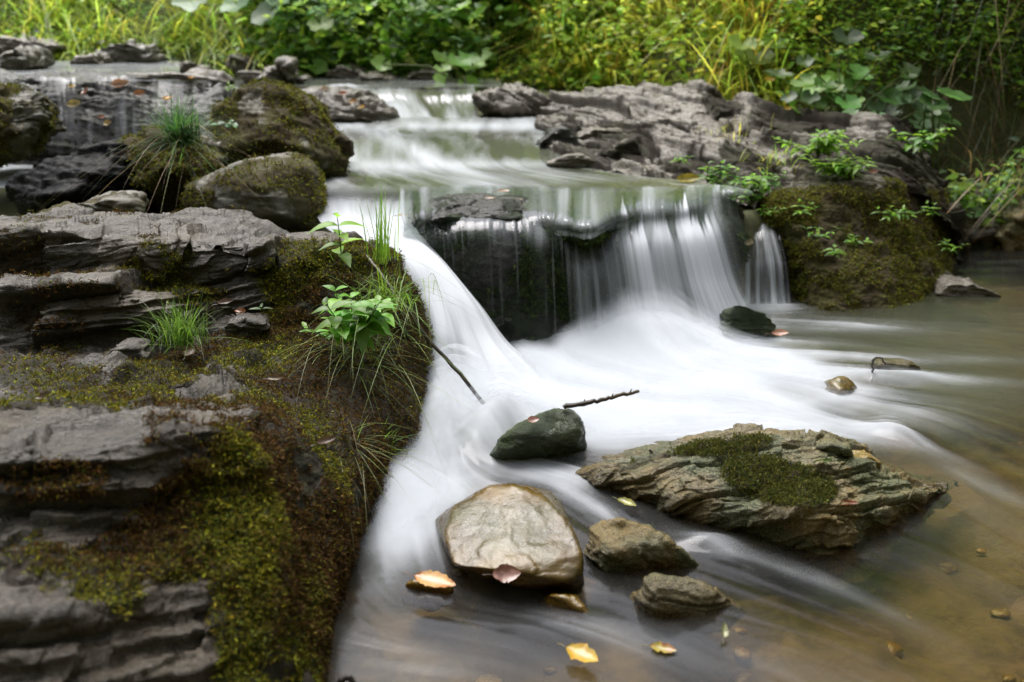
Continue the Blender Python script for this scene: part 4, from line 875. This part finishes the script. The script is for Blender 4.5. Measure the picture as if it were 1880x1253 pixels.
def shrub(u, v, y, h, w, n, ls, cols, label, seed, name='shrub', shape='oval'):
    rg = np.random.default_rng(seed); q = P(u, v, y); g = float(terrain(q[0], q[1])); base = np.array([q[0], q[1], min(g, q[2])])
    root = empty(name, base, label, 'shrub', 'leafy shrubs on the bank'); lf = Leaves(); st = Leaves()
    ns = max(5, n // 60)
    for i in range(ns):
        tip = base + np.array([rg.normal() * w, rg.normal() * w * .5 - .1, h * rg.uniform(.5, 1.1)]); m = (base + tip) / 2 + np.array([0, 0, h * .12])
        t = np.linspace(0, 1, 8)[:, None]; pts = (1 - t) ** 2 * base + 2 * t * (1 - t) * m + t ** 2 * tip
        st.tube(pts, np.linspace(.005, .0015, 8), (.09, .08, .03), 4)
        k = n // ns; tt = rg.uniform(.25, 1, (k, 1)); p = (1 - tt) ** 2 * base + 2 * tt * (1 - tt) * m + tt ** 2 * tip + rg.normal(size=(k, 3)) * .035
        d = rdir(k, -.15, rg); nm = rdir(k, .8, rg) + np.array([0, -.4, .2]); L_ = ls * rg.uniform(.6, 1.3, k)
        lf.leaf(p, d, nm, L_, L_ * .5, jcol(cols, k, .25, rg), 3, .3, shape)
    st.build('stem', M['leaf'], root); lf.build('foliage', M['leaf'], root)
shrub(1840, 160, 4.6, .55, .22, 500, .055, BLUEG + GREEN, 'leafy shrub with pale tips at the right picture edge', 321)
shrub(1700, 60, 5.8, .7, .35, 700, .05, GREEN, 'tall shrub in the upper right corner area', 322)
shrub(1530, 70, 6.0, .6, .30, 500, .045, GREEN + YEL, 'mid green shrub behind the dark round leaved plant', 323)
shrub(540, 60, 7.4, .6, .3, 500, .06, DARK + BLUEG, 'dark green shrub at the meadow edge left of centre', 324)
shrub(1060, 60, 6.9, .55, .25, 400, .05, GREEN + YEL, 'light green shrub right of the tall broad leaved plant', 325)
def stem(u0, v0, u1, v1, y, r, label, seed):
    a = P(u0, v0, y); b = P(u1, v1, y + .1); g = float(terrain(a[0], a[1])); a[2] = min(a[2], g)
    rg = np.random.default_rng(seed); t = np.linspace(0, 1, 10)[:, None]; pts = a + (b - a) * t + rg.normal(size=(10, 3)) * .008
    l = Leaves(); l.tube(pts, np.linspace(r, r * .6, 10), (.02, .014, .01), 6); tag(l.build('woody_stem', M['leaf']), label, 'stem')
stem(1527, 80, 1530, -60, 6.2, .009, 'thin dark bare stem rising out of the picture at upper right', 1)
stem(1300, 110, 1306, -60, 6.6, .007, 'thin brown stem above the golden grass', 2)

# ------------------------------------------------------------ moss fronds
def moss_tufts(rocklabel, obj_, n, L0, cols_by, seed, thr=.45, region=None, name='moss', per=3, hang=0.):
    V, nr_, F, m = ROCKGRID[rocklabel]; rg = np.random.default_rng(seed)
    idx = np.nonzero((m > thr))[0]
    if region is not None:
        u, v = UVof(V[idx]); idx = idx[region(u, v)]
    keep = fbm(V[idx] * 10, 4, seed) > (.30 if seed == 401 else .44); idx = idx[keep]
    if len(idx) == 0: return
    pick = rg.choice(idx, n); b = V[pick] + rg.normal(size=(n, 3)) * .004; nr = nr_[pick]
    lv = Leaves()
    for k in range(per):
        d = nr + rg.normal(size=(n, 3)) * .6 + np.array([0, 0, -hang]); d /= np.linalg.norm(d, axis=1, keepdims=True)
        L_ = L0 * rg.uniform(.4, 1.4, n); c = cols_by(b, rg, n)
        lv.leaf(b, d, rg.normal(size=(n, 3)), L_, L_ * .5, c, 2, .3 + hang, 'lance')
    o = lv.build(name, M['moss'], parent=obj_)
    o['kind'] = 'stuff'
def mosscol(b, rg, n):
    f = fbm(b * 5, 3, 88); br = jcol([(.075, .038, .012), (.045, .024, .009), (.11, .058, .014)], n, .3, rg); gr = jcol([(.10, .105, .012), (.07, .085, .012), (.13, .11, .012), (.26, .25, .02)], n, .35, rg)
    f = f + .10 * sstep(-.45, -.65, b[:, 0]) - .085; k = sstep(.50, .60, f + rg.normal(size=n) * .06)[:, None]; k = np.clip(k + (rg.random((n, 1)) > .90) * .8, 0, 1); return br * (1 - k) + gr * k
moss_tufts('big layered dark grey rock ledge filling the left foreground, its right side hung with moss', ledge, 80000, .0062, mosscol, 401, .40, per=3, hang=.5)
moss_tufts('wide dark algae covered rock block that the main waterfall pours over', fallrock, 16000, .011, lambda b, rg, n: jcol([(.05, .085, .02), (.025, .045, .012), (.085, .12, .025)], n, .35, rg), 406, .35, per=2, hang=.9, region=lambda u, v: v > 425)
gm_ = lambda b, rg, n: jcol([(.17, .18, .02), (.11, .13, .018), (.16, .15, .02), (.08, .055, .02)], n, .3, rg)
moss_tufts('large brown mossy rock block right of the waterfall with green sprigs on its face', block, 22000, .010, gm_, 402, .5, per=2, hang=.3)
moss_tufts('large layered brown green slab lying in the pool at right, pointed at both ends', slab, 12000, .006, lambda b, rg, n: jcol([(.09, .10, .02), (.06, .075, .02), (.12, .11, .02)], n, .3, rg), 403, .45, per=2)
for lab, n in (('pointed mossy brown boulder at upper left behind the dark tussock', 6000), ('dark brown mossy boulder that carries the dark green grass tussock', 5000), ('rounded grey green boulder with a bright moss edge, below the pointed mossy one', 4000), ('brown mossy rock cut by the left edge of the picture', 2500)):
    ob = [o for o in bpy.data.objects if o.get('label') == lab][0]
    moss_tufts(lab, ob, n, .011, gm_, 404 + n, .5, per=2, hang=.2)

# ------------------------------------------------------------ tufts and sprigs
def tuft(u, v, y, n, L0, cols, label, seed, w=.002, lean=.5, droop=.5, spread=.02, cat='grass', name='grass_tuft', hd=None, hanging=None, k=7):
    rg = np.random.default_rng(seed); q = P(u, v, y); root = empty(name, q, label, cat)
    lv = Leaves(); b = q + rg.normal(size=(n, 3)) * np.array([spread, spread, spread * .3]); h = rg.uniform(0, 6.28, n) if hd is None else hd + rg.normal(size=n) * .7
    lv.grass(b, L0 * rg.uniform(.45, 1.15, n), w * rg.uniform(.6, 1.3, n), h, np.abs(rg.normal(size=n)) * lean, droop * rg.uniform(.2, 1.6, n), jcol(cols, n, .25, rg), k)
    lv.build('blades', M['leaf'], root)
    if hanging:
        m, L1, c1 = hanging; l2 = Leaves(); b = q + rg.normal(size=(m, 3)) * spread * 1.5
        l2.grass(b, L1 * rg.uniform(.4, 1.1, m), w * rg.uniform(.35, .8, m), -1.3 + rg.normal(size=m) * 1.1, 1.0 + rg.normal(size=m) * .35, .8 + rg.random(m) * .7, jcol(c1, m, .25, rg), 8)
        l2.build('dry_blades', M['leaf'], root)
    return root
tuft(335, 262, 3.22, 520, .21, [(.05, .13, .03), (.075, .17, .03), (.035, .09, .03)], 'dark green grass tussock with drooping straw blades on the mossy boulder', 501, .0018, .75, .55, .018, hanging=(34, .30, STRAW + [(.2, .2, .05)]))
tuft(335, 630, 2.16, 240, .14, [(.10, .19, .02), (.14, .24, .03), (.07, .14, .02)], 'bright green grass tuft growing in a niche of the left ledge', 502, .0013, .45, .45, .024, hanging=(25, .08, [(.10, .15, .04), (.3, .3, .12)]))
tuft(700, 478, 2.56, 40, .21, [(.14, .27, .02), (.18, .33, .03)], 'tall upright grass blades at the top corner of the mossy ledge', 503, .0018, .16, .10, .016)
tuft(712, 560, 2.47, 130, .15, [(.14, .25, .02), (.18, .30, .03), (.10, .2, .02)], 'tangled fresh grass on the mossy corner below the tall blades', 504, .0016, .8, .7, .035, hanging=(50, .20, [(.14, .24, .03), (.2, .3, .05)]))
tuft(655, 640, 2.30, 40, .11, [(.12, .22, .02)], 'loose grass hanging down the mossy face under the nettle sprig', 505, .0014, 1.1, 1.0, .03, hanging=(60, .27, [(.12, .2, .03), (.25, .25, .06), (.16, .24, .04)]))
tuft(700, 830, 2.08, 26, .11, [(.14, .26, .03)], 'short grass leaning over the foam at the foot of the ledge', 506, .0018, 1.0, .4, .012, hd=.3)
tuft(630, 820, 1.95, 14, .10, [(.12, .20, .03)], 'thin grass trailing down the mossy face towards the water', 507, .0014, 1.2, .9, .012, hd=-1.2, hanging=(36, .22, [(.16, .2, .05), (.28, .22, .08)]))
tuft(600, 480, 2.6, 18, .10, [(.10, .18, .02)], 'fine grass at the left of the upper sprig', 508, .001, .4, .5, .015, hanging=(8, .12, [(.14, .22, .04)]))
tuft(1335, 250, 4.5, 40, .09, YEL, 'thin yellowish grass on the pale outcrop', 509, .002, .6, .6, .08)
tuft(1430, 300, 4.1, 60, .10, GREEN + YEL, 'sparse grass in the middle of the layered outcrop', 510, .002, .6, .6, .06)
tuft(1870, 330, 4.2, 60, .35, DARK + STRAW, 'dark dry grass hanging at the far right edge', 511, .003, 1.0, 1.0, .08, hd=-2)

def sprig(u, v, y, h, n, ls, cols, label, seed, lean=(0, 0), name='herb_sprig', shape='oval', pairs=True, wr=.45, branches=1, spread=.03):
    rg = np.random.default_rng(seed); q = P(u, v, y); root = empty(name, q, label, 'plant'); lf = Leaves(); st = Leaves()
    for bi in range(branches):
        a = rg.uniform(0, 6.28); off = np.array([math.cos(a), math.sin(a) * .5, 0]) * spread * (bi > 0) * rg.uniform(.5, 1.5)
        hh = h * rg.uniform(.6, 1.1) if bi else h
        tip = q + off * 2 + np.array([lean[0], lean[1], hh]); m = q + off + np.array([0, 0, hh * .55])
        t = np.linspace(0, 1, 8)[:, None]; pts = (1 - t) ** 2 * q + 2 * t * (1 - t) * m + t ** 2 * tip
        st.tube(pts, np.linspace(.0022, .001, 8), (.12, .16, .04), 5)
        k = max(2, n // 2); a0 = rg.uniform(0, 3)
        for i in range(k):
            tt = .25 + .75 * i / (k - 1); p = (1 - tt) ** 2 * q + 2 * tt * (1 - tt) * m + tt ** 2 * tip; an = a0 + i * 1.57
            for sg in (0, math.pi):
                d = np.array([math.cos(an + sg), math.sin(an + sg), .25 + .5 * (tt > .95) + rg.normal() * .15]); d /= np.linalg.norm(d)
                L_ = ls * (1.15 - .55 * abs(tt - .5)) * rg.uniform(.75, 1.15) * (.7 if tt > .95 else 1)
                lf.leaf(p[None], d[None], np.array([[rg.normal() * .2, -.2, 1]]), [L_], [L_ * wr], jcol(cols, 1, .30, rg), 6, .15 + .5 * rg.random(), shape)
    st.build('stem', M['leaf'], root); lf.build('foliage', M['leaf'], root)
FG = [(.16, .30, .02), (.20, .36, .03)]; NG = [(.10, .24, .03), (.14, .30, .04)]; NG2 = [(.16, .34, .04), (.21, .42, .06)]
sprig(628, 492, 2.46, .13, 10, .066, FG, 'fresh yellow green sprig at the top of the mossy ledge', 601, (-.005, 0))
sprig(650, 640, 2.28, .13, 12, .052, NG2, 'nettle like sprig with broad toothed leaves on the mossy face', 602, (0, -.01), branches=7, spread=.05, wr=.6)
sprig(610, 625, 2.28, .05, 6, .04, NG2, 'three lobed small leaves left of the nettle like sprig', 603, branches=2)
sprig(525, 880, 1.86, .02, 2, .03, FG, 'tiny seedling on the brown moss low on the ledge', 604)
sprig(300, 446, 2.5, .008, 2, .025, [(.2, .35, .08)], 'small round seedling on top of the left ledge', 605)
sprig(480, 570, 2.4, .008, 2, .035, [(.22, .34, .16)], 'pale flat leaves lying beside the grey stone on the ledge', 606, wr=.35)
sprig(5, 725, 1.95, .01, 2, .03, FG, 'small bright leaf at the left picture edge', 607)
sprig(1500, 290, 4.0, .10, 16, .046, FG, 'bright leafy sprig on the right outcrop', 608, branches=9, spread=.08)
sprig(1545, 325, 3.9, .07, 14, .055, FG, 'leafy tuft with long bright leaves right of the bright sprig', 609, branches=9, spread=.07, wr=.3)
sprig(1298, 335, 3.8, .07, 10, .042, NG + FG, 'leafy herb at the left end of the green row above the rock lip', 610, branches=4, spread=.05)
sprig(1378, 378, 3.68, .11, 14, .042, FG + NG, 'dense bright herb hanging between the falls and the mossy block', 611, branches=7, spread=.07, wr=.6)
sprig(1345, 350, 3.78, .07, 8, .04, NG, 'darker herb behind the dense bright herb', 612, branches=4, spread=.05)
sprig(1690, 285, 4.1, .09, 12, .048, FG + NG, 'bright leaves at the right shoulder of the outcrop', 613, branches=5, spread=.06, wr=.6)
sprig(420, 168, 4.55, .03, 6, .028, FG, 'small bright plant on the pale slab upper left', 614, branches=2)
sprig(425, 235, 3.7, .02, 6, .03, [(.10, .2, .10)], 'small blue green clover like leaves beside the tussock', 615, branches=2, wr=.8)
for i, (u, v, yy, h, lab) in enumerate([(1465,395,3.66,.05,'small grassy sprig at the top left of the mossy block'),(1500,440,3.6,.04,'thin sprig in the upper middle of the mossy block'),(1530,470,3.58,.03,'narrow leaved sprig near the centre of the mossy block'),(1568,450,3.6,.03,'pale leaved sprig right of centre on the mossy block'),(1632,405,3.68,.05,'long leaved sprig high on the right of the mossy block'),(1712,400,3.85,.05,'sprig on the right edge of the mossy block'),(1738,462,3.9,.04,'spreading bright sprig at the right lower edge of the mossy block'),(1660,400,3.8,.03,'tiny sprig between the two right hand ones on the block'),(1245,300,4.1,.03,'small leaf pair on the pale rock shelf'),(1400,395,3.66,.03,'tiny sprig left of the grassy one on the mossy block')]):
    sprig(u, v, yy - .05, h, 6, .036, FG + NG, lab, 620 + i, branches=3, spread=.03, wr=.35)

# ------------------------------------------------------------ fallen leaves
def dead_leaf(u, v, y, L_, wr, col, label, ang=0, tilt=(0, -.2), shape='oval', col2=None, group=None, lift=.004, curl=.28, z=None):
    rg = np.random.default_rng(int(u * 7 + v)); q = P(u, v, y) if z is None else P(u, v, z=z); a = R(ang)
    d = np.array([math.cos(a), math.sin(a), tilt[0]]); d /= np.linalg.norm(d); nm = np.array([tilt[0], tilt[1], 1.]); nm -= d * (nm @ d); nm /= np.linalg.norm(nm); sd_ = np.cross(d, nm)
    nk, nw = 16, 9; t = np.linspace(0, 1, nk); wv = np.linspace(-1, 1, nw)
    wp = np.sin(np.pi * t ** .85) ** .75; T, Wd = np.meshgrid(t, wv, indexing='ij')
    jag = 1 + .10 * rg.normal(size=nk)
    hh = curl * (Wd ** 2) * .35 * wp[:, None] + curl * (T - .5) ** 2 + .05 * np.sin(T * 30 - np.abs(Wd) * 6) * .25 * np.abs(Wd)
    Pn = q + (T[..., None] - .5) * L_ * d + (Wd * (wp * jag)[:, None])[..., None] * L_ * wr * .5 * sd_ + (hh[..., None] * L_ + lift) * nm
    c = np.array(col, float) * .75; c2 = np.array(col2 if col2 is not None else c * .6)
    k = sstep(.35, .65, fbm(np.stack([T * 4, Wd * 2, 0 * T + u], -1), 3, 5))[..., None]; C = c * (1 - k) + c2 * k; vein = (np.abs(Wd) < .05)[..., None]; C = C * (1 - .3 * vein)
    stalk = Leaves(); 
    V = Pn.reshape(-1, 3); F = gridF(nk, nw)
    s0 = q - .5 * L_ * d + nm * lift; stalk.tube([s0, s0 - d * L_ * .18 + nm * L_ * .04, s0 - d * L_ * .32 + nm * L_ * .02], .0008, tuple(c * .5), 4)
    V2 = np.vstack([V] + stalk.V); F2 = np.vstack([F, stalk.F[0] + len(V)]); C2 = np.vstack([C.reshape(-1, 3)] + stalk.C)
    o = put('fallen_leaf', V2, F2, M['dead'], cols=C2); tag(o, label, 'leaf', group)
YL = (.62, .42, .03); OR = (.55, .20, .05); PK = (.45, .20, .14); BR = (.22, .09, .06); PE = (.55, .36, .22)
dead_leaf(1070, 1208, None, .062, .62, YL, 'bright yellow leaf lying in the water at the bottom middle', -40, col2=(.5, .28, .03), z=.012)
dead_leaf(1218, 1196, None, .045, .5, (.45, .36, .05), 'dull yellow and red leaf under the water right of the bright yellow one', -20, col2=(.35, .10, .04), z=.0)
dead_leaf(800, 1072, None, .085, .5, OR, 'orange leaf over the small submerged stone at left', -25, col2=(.6, .35, .12), z=.024, curl=.2)
dead_leaf(930, 1056, .05, .052, .62, BR, 'crinkled red brown leaf on the front edge of the glossy stone', 5, tilt=(0, -.8), col2=(.38, .2, .16), curl=.3)
dead_leaf(1152, 928, None, .05, .45, (.38, .36, .03), 'yellow green leaf caught between the slab and the pointed stone', -45, z=.02, curl=.3)
dead_leaf(1325, 1160, None, .030, .5, (.5, .5, .25), 'curled pale leaf standing in the current near the bottom', 80, tilt=(.5, -.4), z=.012, curl=.6)
dead_leaf(1550, 935, .065, .055, .28, (.35, .10, .05), 'narrow red leaf lying wet on the layered slab', 5, tilt=(0, -.2), lift=.012)
dead_leaf(1508, 858, .11, .05, .2, (.18, .28, .06), 'slim green leaf on the layered slab below the squarish stone', 20, lift=.012)
dead_leaf(978, 777, .10, .028, .7, PK, 'small pink leaf stuck on the dark boulder in the foam', 10, tilt=(0, -.6), lift=.012)
dead_leaf(1432, 617, .03, .055, .5, (.50, .22, .12), 'pink orange leaf against the pyramid shaped boulder', -10, tilt=(.1, -.5), lift=.01)
dead_leaf(1380, 452, 3.58, .05, .6, (.55, .45, .28), 'pale leaf pinned in the small side fall', -60, tilt=(0, -2.), lift=.02)
dead_leaf(924, 358, 3.46, .05, .55, PE, 'large peach leaf at the back of the wet waterfall rock', 20, lift=.012)
dead_leaf(947, 375, 3.38, .045, .45, PE, 'peach leaf right of the others on the wet waterfall rock', 0, lift=.014)
dead_leaf(900, 372, 3.4, .04, .5, (.5, .30, .2), 'small peach leaf left of the others on the wet waterfall rock', -10, lift=.014)
dead_leaf(857, 374, 3.38, .022, .5, (.6, .35, .02), 'tiny yellow leaf standing on the wet waterfall rock', 70, tilt=(.6, -.5), lift=.014, curl=.5)
dead_leaf(740, 407, 3.2, .035, .5, PE, 'small peach leaf afloat left of the waterfall rock', 10, lift=.02)
dead_leaf(1205, 575, 3.18, .03, .4, (.4, .16, .06), 'small orange leaf at the foot of the waterfall curtain', 10, tilt=(0, -1), lift=.02)
for i, (u, v, yy, L_, c_, a_, lab) in enumerate([(148,197,4.36,.075,(.5,.38,.12),-20,'pale yellow leaf on the upper left wet ledge'),(170,178,4.42,.08,(.35,.15,.09),-60,'long brown leaf right of the yellow upright one on the wet ledge'),(130,172,4.45,.05,(.6,.38,.03),80,'yellow upright leaf on the wet ledge'),(225,160,4.5,.08,(.55,.3,.17),10,'peach leaf near the top of the wet ledge'),(310,197,4.2,.075,(.65,.34,.02),100,'bright orange yellow leaf standing behind the dark tussock'),(351,157,4.55,.06,(.5,.24,.03),90,'round ochre leaf leaning on the pale slab'),(210,232,4.3,.05,(.5,.35,.1),-30,'small yellow leaf low on the wet ledge'),(182,225,4.32,.04,(.4,.14,.06),60,'small rust leaf low on the wet ledge'),(52,245,3.75,.06,(.45,.40,.33),-70,'grey leaf on the mossy rock at the left edge'),(255,178,4.45,.05,(.5,.2,.06),30,'rust leaf right of the peach leaf on the wet ledge'),
   (655,196,5.25,.06,(.55,.28,.08),-30,'orange leaf on the low rounded ledge by the upper cascade'),(670,208,5.2,.06,(.6,.34,.04),-50,'yellow orange leaf at the right end of the low rounded ledge'),(600,172,5.3,.05,PE,0,'peach leaf on top of the low rounded ledge'),(630,180,5.28,.05,(.5,.2,.08),20,'rust leaf on top of the low rounded ledge'),(1445,208,4.85,.04,YL,0,'yellow leaf fleck on the ridge of the outcrop'),(1265,340,3.8,.09,(.5,.4,.05),-10,'long yellow leaf at the back of the waterfall lip'),(1272,372,3.55,.05,(.45,.35,.2),0,'tan leaf on the water at the right of the lip'),(1600,325,3.98,.04,(.4,.18,.12),0,'red brown leaf on top of the mossy block'),(1410,155,5.3,.06,YL,10,'yellow leaf among round leaves above the outcrop')]):
    dead_leaf(u, v, yy, L_, .5, c_, lab, a_, tilt=(.1, -1.9 if u < 300 else -.9), lift=.03, curl=.45)

for i, (u, v, yy, c_, a_, lab) in enumerate([(415,560,2.36,(.16,.09,.06),20,'curled dark brown leaf in the niche beside the grey stone'),(445,578,2.34,(.30,.12,.05),-40,'rusty leaf scrap behind the grey stone on the ledge'),(348,655,2.12,(.34,.26,.20),80,'pale dry leaf scrap under the bright green grass tuft'),(250,772,1.62,(.26,.12,.08),10,'narrow brown leaf on the middle of the left ledge'),(205,745,1.72,(.20,.12,.08),-20,'brown leaf scrap on the left ledge near the moss patch'),(600,815,1.78,(.16,.09,.05),30,'brown leaf caught in the moss above the foam'),(88,735,1.72,(.20,.13,.09),5,'long brown leaf at the left of the ledge'),(510,700,2.05,(.22,.13,.06),-10,'small brown leaf at the top of the steep moss')]):
    dead_leaf(u, v, yy - .03, .04, .5, c_, lab, a_, tilt=(.1, -.5), lift=.006, curl=.5)

# ------------------------------------------------------------ sticks and twigs
def stick(pts, r0, r1, label, seed, name='stick', knots=()):
    q = np.array([P(*p) for p in pts]); t = np.linspace(0, len(q) - 1, 24); i = np.minimum(t.astype(int), len(q) - 2); f = (t - i)[:, None]
    c = q[i] * (1 - f) + q[i + 1] * f; rg = np.random.default_rng(seed); c += rg.normal(size=c.shape) * .0012
    l = Leaves(); l.tube(c, np.linspace(r0, r1, 24) * (1 + .08 * rg.normal(size=24)), (.012, .008, .006), 8)
    for k in knots: l.tube([c[k], c[k] + np.array([.004, 0, .012])], [r1 * .7, r1 * .2], (.012, .008, .006), 5)
    o = l.build(name, M['twig']); tag(o, label, name)
stick([(655,452,2.72),(690,490,2.6),(740,560,2.5),(790,628,2.46),(850,693,2.42),(897,752,.03)], .0042, .0052, 'long dark stick leaning from the mossy ledge down into the foam', 1)
stick([(1035,748,.115),(1090,738,.13),(1130,729,.14),(1172,719,.145)], .0062, .0042, 'short dark stick pointing right from the boulder in the foam', 2, knots=(5, 14, 20))
stick([(1604,688,.0),(1600,668,2.68),(1608,657,2.68),(1620,658,2.68),(1626,670,2.68)], .003, .0022, 'curled dark twig sticking up from the foam at right', 3, 'twig')
stick([(1198,834,.075),(1192,826,.085),(1210,833,.075)], .0022, .001, 'tiny twig fragment on the left end of the layered slab', 4, 'twig')
stick([(1365,380,3.6),(1360,400,3.6),(1350,410,3.6),(1375,412,3.6)], .003, .002, 'thin bent twig hanging above the small side fall', 5, 'twig')
stick([(608,1262,1.33),(640,1243,1.33),(655,1262,1.33)], .006, .004, 'dark twig end at the bottom edge of the picture', 6, 'twig')
for o in bpy.data.objects:
    if '_o' in o: del o['_o']
